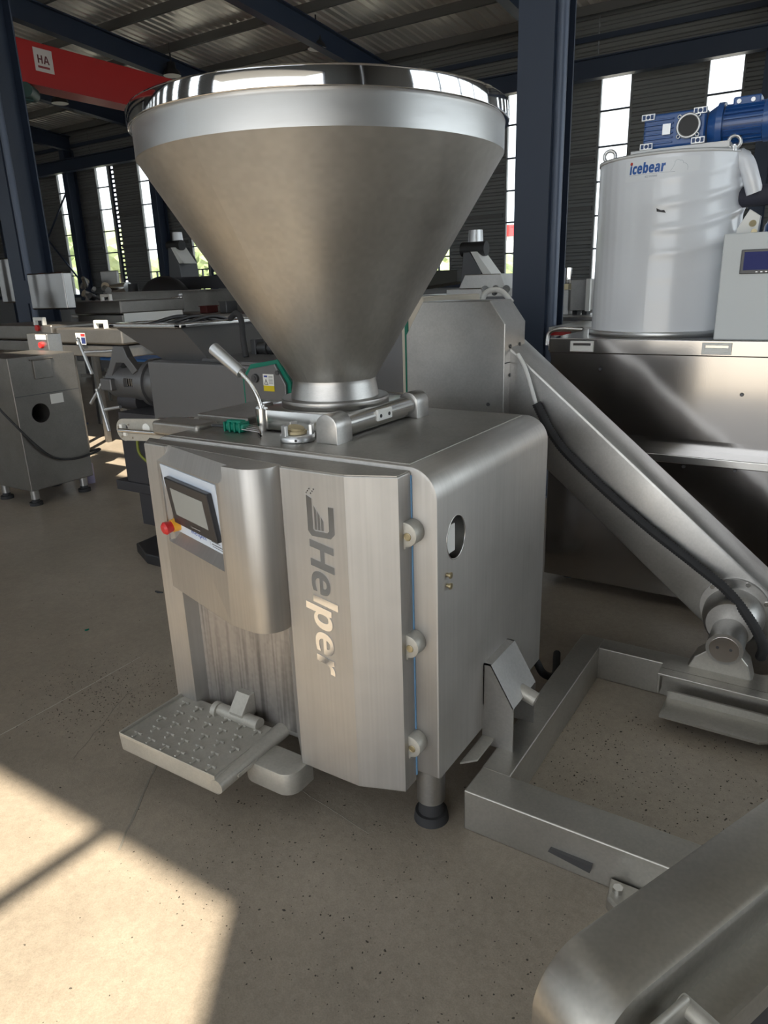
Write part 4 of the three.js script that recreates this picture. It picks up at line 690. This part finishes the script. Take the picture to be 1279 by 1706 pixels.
{
  const r = rng(9);
  const t = thing('mincing_machine', 'cluttered bright metal machine with pipes and a tilted lid, right of the electrical box', 'machine', [-12.2, 0, -9]);
  part(t, 'body', rb(-13.0, -11.7, 0.3, 1.45, -9.4, -8.9, 0.02), M.grey); part(t, 'lid', rb(-12.35, -11.85, 1.72, 1.98, -9.3, -9.25, 0.02), M.steelSmooth);
  for (let i = 0; i < 12; i++) { const a = [-12.9 + r() * 1.2, 1.45 + r() * 0.3, -9.1 + r() * 0.3], b = [a[0] + (r() - 0.3) * 0.5, a[1] + (r() - 0.4) * 0.3, a[2] + 0.1]; part(t, 'pipe', cyl(a, b, 0.03 + r() * 0.04, undefined, 12), [M.gloss, M.darkMetal, M.steelSmooth][i % 3]); }
  part(t, 'barrel', cyl([-11.75, 1.62, -8.95], [-11.2, 1.66, -8.95], 0.1, 0.1, 20), M.gloss); part(t, 'leg', bx(-12.9, -11.8, 0, 0.3, -9.3, -9.0), M.darkMetal);
  const s = thing('bowl_cutter', 'black humped machine on the far table behind the square hopper', 'machine', [-10.6, 0, -9]);
  part(s, 'hump', new THREE.SphereGeometry(0.55, 28, 14, 0, 6.283, 0, 1.57).scale(1, 0.75, 0.6).translate(-10.3, 1.42, -9.0), M.black); part(s, 'table', [bx(-11.1, -8.6, 1.34, 1.42, -9.4, -8.6), bx(-11.0, -10.9, 0, 1.34, -9.3, -8.7), bx(-8.8, -8.7, 0, 1.34, -9.3, -8.7)], M.steelSmooth); part(s, 'post', cyl([-11.0, 1.42, -8.9], [-11.0, 1.72, -8.9], 0.09, 0.09, 16), M.black);
  const c = thing('trough_conveyor', 'long dark trough conveyor running behind the square hopper', 'conveyor', [-9.2, 0, -9.6]);
  part(c, 'trough', [bx(-10.6, -7.2, 1.6, 1.78, -10.0, -9.5), bx(-10.6, -7.2, 1.78, 1.81, -10.0, -9.45)], M.greyDark); for (const x of [-10.4, -9.0, -7.5]) part(c, 'leg', bx(x, x + 0.06, 0, 1.6, -9.9, -9.6), M.darkMetal);
  const k = thing('wash_counter', 'long steel wash counter with splash back far behind the square hopper', 'counter', [-7.3, 0, -7.0]);
  part(k, 'top', rb(-9.6, -5.6, 1.25, 1.30, -7.3, -6.6, 0.01), M.steelDim); part(k, 'splash_back', [bx(-9.6, -5.6, 1.30, 1.58, -7.3, -7.27), bx(-9.6, -5.6, 1.575, 1.59, -7.3, -7.2)], M.steelDim); part(k, 'shelf', bx(-9.6, -5.6, 0.4, 0.44, -7.3, -6.6), M.steelDim);
  for (const x of [-9.5, -7.6, -5.7]) part(k, 'leg', bx(x - 0.02, x + 0.02, 0, 1.25, -7.0, -6.96), M.steelDim);
  const pm = thing('pump', 'upright bright pump head on the wash counter beside the hopper cone', 'pump', [-6.05, 1.3, -6.8]);
  part(pm, 'head', [lathe([[0, 1.3], [0.09, 1.3], [0.06, 1.36], [0.045, 1.42], [0.06, 1.46], [0.06, 1.62], [0.03, 1.66], [0.02, 1.76], [0, 1.76]], -6.05, -6.8, 20)], M.gloss); part(pm, 'spout', tube([[-6.05, 1.42, -6.75], [-6.14, 1.40, -6.7], [-6.2, 1.31, -6.65]], 0.025), M.gloss);
  const tp = thing('tap', 'small upright tap on the wash counter behind the square hopper', 'tap', [-7.5, 1.3, -6.8]);
  part(tp, 'stem', [cyl([-7.5, 1.3, -6.8], [-7.5, 1.52, -6.8], 0.025, 0.02, 12), cyl([-7.5, 1.5, -6.8], [-7.5, 1.49, -6.65], 0.015, 0.015, 10)], M.gloss); part(tp, 'knob', ball(-7.5, 1.53, -6.8, 0.03), M.alu);
  for (const [x, w, h, m, l] of [[-7.05, 0.13, 0.09, M.darkRed, 'dark red parts box on the wash counter next to the tap'], [-6.7, 0.12, 0.14, M.darkMetal, 'black parts box on the wash counter near the pump head'], [-5.75, 0.16, 0.14, M.blue, 'blue plastic crate at the end of the wash counter']]) { const b = thing('parts_box', l, 'box', [x, 1.3, -6.85]); part(b, 'box', cut(rb(x - w / 2, x + w / 2, 1.3, 1.3 + h, -6.95, -6.75, 0.01), bx(x - w / 2 + 0.012, x + w / 2 - 0.012, 1.33, 1.6, -6.938, -6.762)), m); part(b, 'rim', [bx(x - w / 2 - 0.008, x + w / 2 + 0.008, 1.3 + h - 0.01, 1.3 + h, -6.958, -6.95), bx(x - w / 2 - 0.008, x + w / 2 + 0.008, 1.3 + h - 0.01, 1.3 + h, -6.75, -6.742)], m); }
}
{ // machines seen over the drive box
  const t = thing('steel_washer', 'boxy stainless washing machine seen over the chamfered drive box', 'machine', [-3.8, 0, -8]);
  part(t, 'body', [rb(-4.2, -3.42, 0.2, 1.50, -8.6, -8.0, 0.01), rb(-4.62, -4.1, 0.2, 1.44, -8.5, -7.9, 0.01)], M.steelSmooth); part(t, 'hood', front([[-4.06, 1.5], [-3.46, 1.5], [-3.52, 1.66], [-3.98, 1.66]], -8.5, -8.05, 0.01), M.steelSmooth); part(t, 'leg', [bx(-4.55, -4.45, 0, 0.2, -8.2, -8.1), bx(-3.55, -3.45, 0, 0.2, -8.2, -8.1)], M.darkMetal);
  const w = thing('white_counter', 'low white counter edge left of the boxy washing machine', 'counter', [-5.1, 0, -7.6]);
  part(w, 'top', rb(-5.9, -4.68, 1.36, 1.43, -7.9, -7.3, 0.01), M.plasticWhite); part(w, 'cupboard', bx(-5.85, -4.75, 0.1, 1.36, -7.85, -7.4), M.steelSmooth); part(w, 'foot', [bx(-5.8, -5.7, 0, 0.1, -7.8, -7.5), bx(-4.9, -4.8, 0, 0.1, -7.8, -7.5)], M.darkMetal);
  const v = thing('drying_chute', 'long dark olive sloping chute behind the hopper cone on the right', 'chute', [-5.6, 0, -10.4]);
  part(v, 'chute', front([[-7.1, 1.35], [-5.15, 1.58], [-5.15, 1.75], [-6.2, 1.76], [-7.1, 1.66]], -10.9, -10.15, 0.01), std({ color: lin(0.06, 0.06, 0.05), roughness: 0.6 })); for (const x of [-6.8, -5.3]) part(v, 'leg', bx(x, x + 0.06, 0, 1.42, -10.6, -10.5), M.darkMetal);
  const u = thing('drum_barrel', 'cream barrel behind the boxy washing machine next to the blue column', 'barrel', [-3.75, 0, -9.2]);
  part(u, 'barrel', lathe([[0, 0], [0.3, 0], [0.32, 0.8], [0.3, 1.62], [0, 1.66]], -3.95, -9.2, 28), std({ color: lin(0.5, 0.5, 0.36), roughness: 0.6 })); part(u, 'label', cyl([-3.72, 1.45, -8.97], [-3.71, 1.45, -8.955], 0.08), M.blue);
  const y = thing('pipe_rack', 'jumbled pipe fittings on a rack just left of the blue column', 'rack', [-3.25, 0, -7.4]);
  part(y, 'rack', [bx(-3.45, -2.9, 1.2, 1.42, -7.6, -7.2), bx(-3.4, -3.35, 0, 1.2, -7.5, -7.4), bx(-3.0, -2.95, 0, 1.2, -7.5, -7.4)], M.darkMetal); for (let i = 0; i < 4; i++) part(y, 'fitting', cyl([-3.4 + i * 0.12, 1.46, -7.35], [-3.32 + i * 0.12, 1.5, -7.2], 0.03, 0.04, 12), M.gloss);
}
{ // between the blue column and the ice drum
  const t = thing('parts_table', 'stack of steel trays on a low rack between the blue column and the white drum', 'rack', [-1.55, 0, -5.1]);
  part(t, 'top', rb(-1.74, -1.26, 1.25, 1.28, -5.45, -4.8, 0.006), M.steelSmooth); part(t, 'tray', rb(-1.74, -1.3, 1.12, 1.16, -5.45, -4.8, 0.01), M.gloss); part(t, 'tray', rb(-1.74, -1.3, 1.19, 1.22, -5.45, -4.85, 0.01), M.steelSmooth);
  part(t, 'red_strip', [bx(-1.75, -1.6, 1.222, 1.245, -4.86, -4.84), bx(-1.72, -1.65, 1.165, 1.185, -4.86, -4.84)], M.red);
  for (const x of [-1.70, -1.35]) for (const z of [-5.4, -4.87]) part(t, 'leg', bx(x - 0.02, x + 0.02, 0, 1.25, z - 0.02, z + 0.02), M.steelSmooth);
  part(t, 'pipe_bend', tube([[-1.74, 1.16, -4.78], [-1.73, 1.24, -4.79], [-1.68, 1.265, -4.79], [-1.5, 1.265, -4.79]], 0.014), M.gloss);
  const st = thing('work_stand', 'tall steel stand behind the blue column carrying a canister and housing', 'stand', [-1.95, 0, -6.0]);
  part(st, 'top', rb(-2.25, -1.55, 1.27, 1.30, -6.3, -5.65, 0.006), M.steelSmooth); for (const x of [-2.2, -1.6]) for (const z of [-6.25, -5.7]) part(st, 'leg', bx(x - 0.02, x + 0.02, 0, 1.27, z - 0.02, z + 0.02), M.steelSmooth);
  const a = thing('steel_canister', 'bright cylinder canister with open square mouth on the parts table', 'canister', [-2.06, 1.3, -6.0]);
  part(a, 'canister', [cyl([-2.06, 1.54, -6.0], [-2.06, 1.67, -6.0], 0.058, 0.062, 28)], M.polish); part(a, 'body', rb(-2.125, -1.99, 1.3, 1.50, -6.07, -5.93, 0.006), M.steelSmooth); part(a, 'mouth', [bx(-2.115, -2.0, 1.50, 1.545, -6.06, -5.94)], M.brass); part(a, 'spout', cyl([-2.0, 1.56, -5.96], [-1.98, 1.56, -5.95], 0.012), M.plasticWhite);
  const b = thing('steel_housing', 'square brushed steel housing right of the bright canister', 'housing', [-1.9, 1.3, -6.0]);
  part(b, 'housing', rb(-1.97, -1.83, 1.335, 1.575, -6.1, -5.92, 0.006), M.steelSmooth); part(b, 'edge', rb(-1.845, -1.81, 1.33, 1.58, -5.95, -5.91, 0.003), M.plasticWhite); part(b, 'foot', [bx(-1.96, -1.92, 1.3, 1.335, -6.05, -5.95), bx(-1.88, -1.84, 1.3, 1.335, -6.05, -5.95)], M.black);
}
// ---------------------------------------------------------------- overhead crane and lamps
{
  const t = thing('overhead_crane', 'red overhead crane girder crossing the hall at upper left', 'crane', [-12, 4.88, -5.5]);
  part(t, 'girder', rb(-12.16, -11.84, 4.88, 5.5, -15.3, 2.6, 0.01), M.crane);
  part(t, 'bottom_flange', bx(-12.22, -11.78, 4.85, 4.88, -15.3, 2.6), M.crane);
  const ct = canvasTex(128, 128, (x) => { x.fillStyle = '#cfc8c4'; x.fillRect(0, 0, 128, 128); x.fillStyle = '#5a2326'; x.font = 'bold 62px sans-serif'; x.fillText('HA', 18, 82); x.fillStyle = '#8b3a3c'; x.fillRect(20, 96, 80, 12); });
  part(t, 'plate', new THREE.PlaneGeometry(0.34, 0.34).rotateY(Math.PI / 2).translate(-11.838, 5.25, -8.38), printed(ct), 'white square plate with dark letters', false);
  part(t, 'hoist', [cyl([-12.0, 4.74, -8.2], [-11.75, 4.74, -7.9], 0.11, 0.11, 20), rb(-12.1, -11.85, 4.6, 4.85, -8.1, -7.8, 0.02)], std({ color: lin(0.012, 0.05, 0.045), roughness: 0.5 }));
  part(t, 'end_carriage', rb(-12.9, -11.1, 5.0, 5.19, -15.5, -15.28, 0.01), M.crane); part(t, 'end_carriage', rb(-12.9, -11.1, 5.0, 5.19, 2.2, 2.45, 0.01), M.crane);
  const r2 = structure('trim_3', [-10, 4.45, 2.7]); part(r2, 'runway_beam', [bx(-29, -6, 4.45, 4.475, 2.3, 2.55), bx(-29, -6, 4.825, 4.85, 2.3, 2.55), bx(-29, -6, 4.475, 4.825, 2.41, 2.43)], M.navy);
  const lamps = [[-9.88, -13.28, 'dark bell-shaped ceiling lamp above the hopper, the rightmost of three'], [-13.53, -12.76, 'dark bell-shaped ceiling lamp just over the end of the red girder'], [-16.66, -12.06, 'dark bell-shaped ceiling lamp seen below the red crane girder']];
  for (const [x, z, l] of lamps) {
    const y = l.includes('below') ? 6.0 : 6.22, t = thing('ceiling_lamp', l, 'lamp', [x, y - 0.1, z], 'high bay lamps');
    part(t, 'shade', lathe([[0.2, y - 0.1], [0.17, y - 0.02], [0.1, y + 0.05], [0.09, y + 0.16], [0.0, y + 0.16]], x, z, 28), M.black); part(t, 'rod', cyl([x, y + 0.16, z], [x, roofY(z), z], 0.015, 0.015, 8), M.black); part(t, 'lens', cyl([x, y - 0.1, z], [x, y - 0.09, z], 0.19, 0.19, 24), M.plasticWhite);
  }
}
// ---------------------------------------------------------------- steel arm in the near right corner
{
  const t = thing('lifting_arm', 'stainless steel arm with rounded end in the near right corner', 'arm', [-0.209, 0, -0.958], undefined, 65.5 * Math.PI / 180);
  const o = [[-0.17, 0.34], [1.2, 0.34], [1.2, 0.6], ...arc(-0.07, 0.5, 0.1, Math.PI / 2, Math.PI, 12)];
  part(t, 'arm_shell', soft(front(o, 0, 0.128, 0.01), 0.5), M.frame);
  part(t, 'arm_flange', [bx(-0.18, 1.2, 0.50, 0.515, 0.12, 0.20), bx(-0.18, 1.2, 0.49, 0.545, 0.195, 0.203)], M.frame);
  part(t, 'arm_web', bx(-0.2, 1.2, 0.35, 0.50, 0.185, 0.197), M.greyDark);
  part(t, 'lug', [rb(-0.10, 0.0, 0.515, 0.575, 0.150, 0.162, 0.006), cyl([0.0, 0.55, 0.145], [0.0, 0.55, 0.23], 0.014, 0.014, 16)], M.pale);
  part(t, 'post', bx(0.32, 0.42, 0, 0.35, 0.02, 0.12), M.frame); part(t, 'post_foot', bx(0.25, 0.5, 0, 0.02, -0.05, 0.2), M.frame);
  const b = thing('floor_bracket', 'low grey steel bracket on the floor against the front frame beam', 'bracket', [-0.26, 0, -1.52]);
  part(b, 'plate', plan([[-0.345, -1.60], [-0.05, -1.60], [-0.05, -1.44], [-0.27, -1.48], [-0.335, -1.53]], 0.0, 0.045, 0.008), M.frame); part(b, 'bolt', cyl([-0.315, 0.045, -1.56], [-0.315, 0.06, -1.56], 0.014, 0.014, 6), M.gloss);
}
// ---------------------------------------------------------------- floor: cracks and litter
{
  const r = rng(31), f = scene.getObjectByName('floor');
  const cr = std({ color: lin(0.26, 0.24, 0.205), roughness: 0.9 }), pl = std({ color: lin(0.55, 0.52, 0.47), roughness: 0.8 });
  const ribbon = (pts, w, m, name) => { const g = []; for (let i = 0; i + 1 < pts.length; i++) g.push(bar([pts[i][0], 0.0006, pts[i][1]], [pts[i + 1][0], 0.0006, pts[i + 1][1]], w * (0.6 + 0.8 * r()), 0.0008)); part(f, name, g, m); };
  const wander = (a, b, n, j) => Array.from({ length: n + 1 }, (_, i) => { const k = i / n; return [a[0] + (b[0] - a[0]) * k + (i % n ? (r() - 0.5) * j : 0), a[1] + (b[1] - a[1]) * k + (i % n ? (r() - 0.5) * j : 0)]; });
  ribbon(wander([-2.52, -0.9], [-2.545, -1.82], 14, 0.004), 0.003, pl, 'joint_line');
  ribbon(wander([-1.86, -1.33], [-1.64, -1.0], 10, 0.006), 0.006, cr, 'crack'); ribbon(wander([-2.35, -1.62], [-2.15, -1.2], 12, 0.015), 0.002, cr, 'crack'); ribbon(wander([-1.402, -1.5], [-1.03, -1.44], 10, 0.006), 0.003, cr, 'crack');
  // dirt specks trodden into the concrete: nobody could count them
  const N = 2600, geo = new THREE.IcosahedronGeometry(1, 0), im = new THREE.InstancedMesh(geo, std({ color: lin(0.07, 0.06, 0.05), roughness: 0.95 }), N), m = new THREE.Matrix4();
  for (let i = 0; i < N; i++) {
    let x, z; const k = r();
    if (k < 0.3) { x = -2.4 + (r() + r() - 1) * 0.45; z = -1.55 + (r() + r() - 1) * 0.35; } else if (k < 0.6) { x = -0.35 + (r() - 0.5) * 0.8; z = -2.1 + (r() - 0.5) * 0.75; } else if (k < 0.8) { x = -1.0 + (r() - 0.5) * 1.2; z = -1.2 + (r() - 0.5) * 0.6; } else { x = -1.6 + (r() - 0.5) * 4; z = -1.2 + (r() - 0.5) * 2.4; }
    const s = 0.001 + 0.0022 * r() * r(); m.compose(V(x, s * 0.3, z), new THREE.Quaternion().setFromEuler(new THREE.Euler(0, r() * 6, 0)), V(s * (1 + r()), s * 0.6, s)); im.setMatrixAt(i, m);
  }
  im.name = 'floor_dirt'; im.userData = { label: 'dark specks of dirt scattered over the concrete floor', category: 'dirt', kind: 'stuff' }; shade(im); scene.add(im);
  const bits = [[-3.04, -2.36, 0.05, 0.01, M.rubber, 'short black strip of litter on the floor left of the filler', 0.2], [-2.45, -1.98, 0.035, 0.012, M.gloss, 'small silver and black scrap on the floor left of the filler', 0.8], [-3.0, -1.87, 0.02, 0.008, M.green, 'tiny green scrap on the floor at the far left', 1.2]];
  for (const [x, z, w, d, mt, l, a] of bits) one('litter_scrap', l, 'litter', [new THREE.CylinderGeometry(d / 2, d * 0.4, w, 6).rotateZ(Math.PI / 2).rotateY(a).translate(x, d / 2, z), new THREE.BoxGeometry(w * 0.5, d * 0.5, d).rotateY(a + 0.3).translate(x, d * 0.25, z)], mt);
  one('debris_lump', 'dark clump of dirt inside the floor frame at its near left corner', 'dirt', [0, 1, 2, 3, 4].map((i) => new THREE.IcosahedronGeometry(0.022 + 0.008 * (i % 3), 1).scale(1.3, 0.6, 1).translate(-0.665 + 0.02 * i * Math.cos(i), 0.014, -1.80 + 0.022 * i * Math.sin(i * 2))), std({ color: lin(0.10, 0.09, 0.08), roughness: 0.95 }));
}
renderer.render(scene, camera);
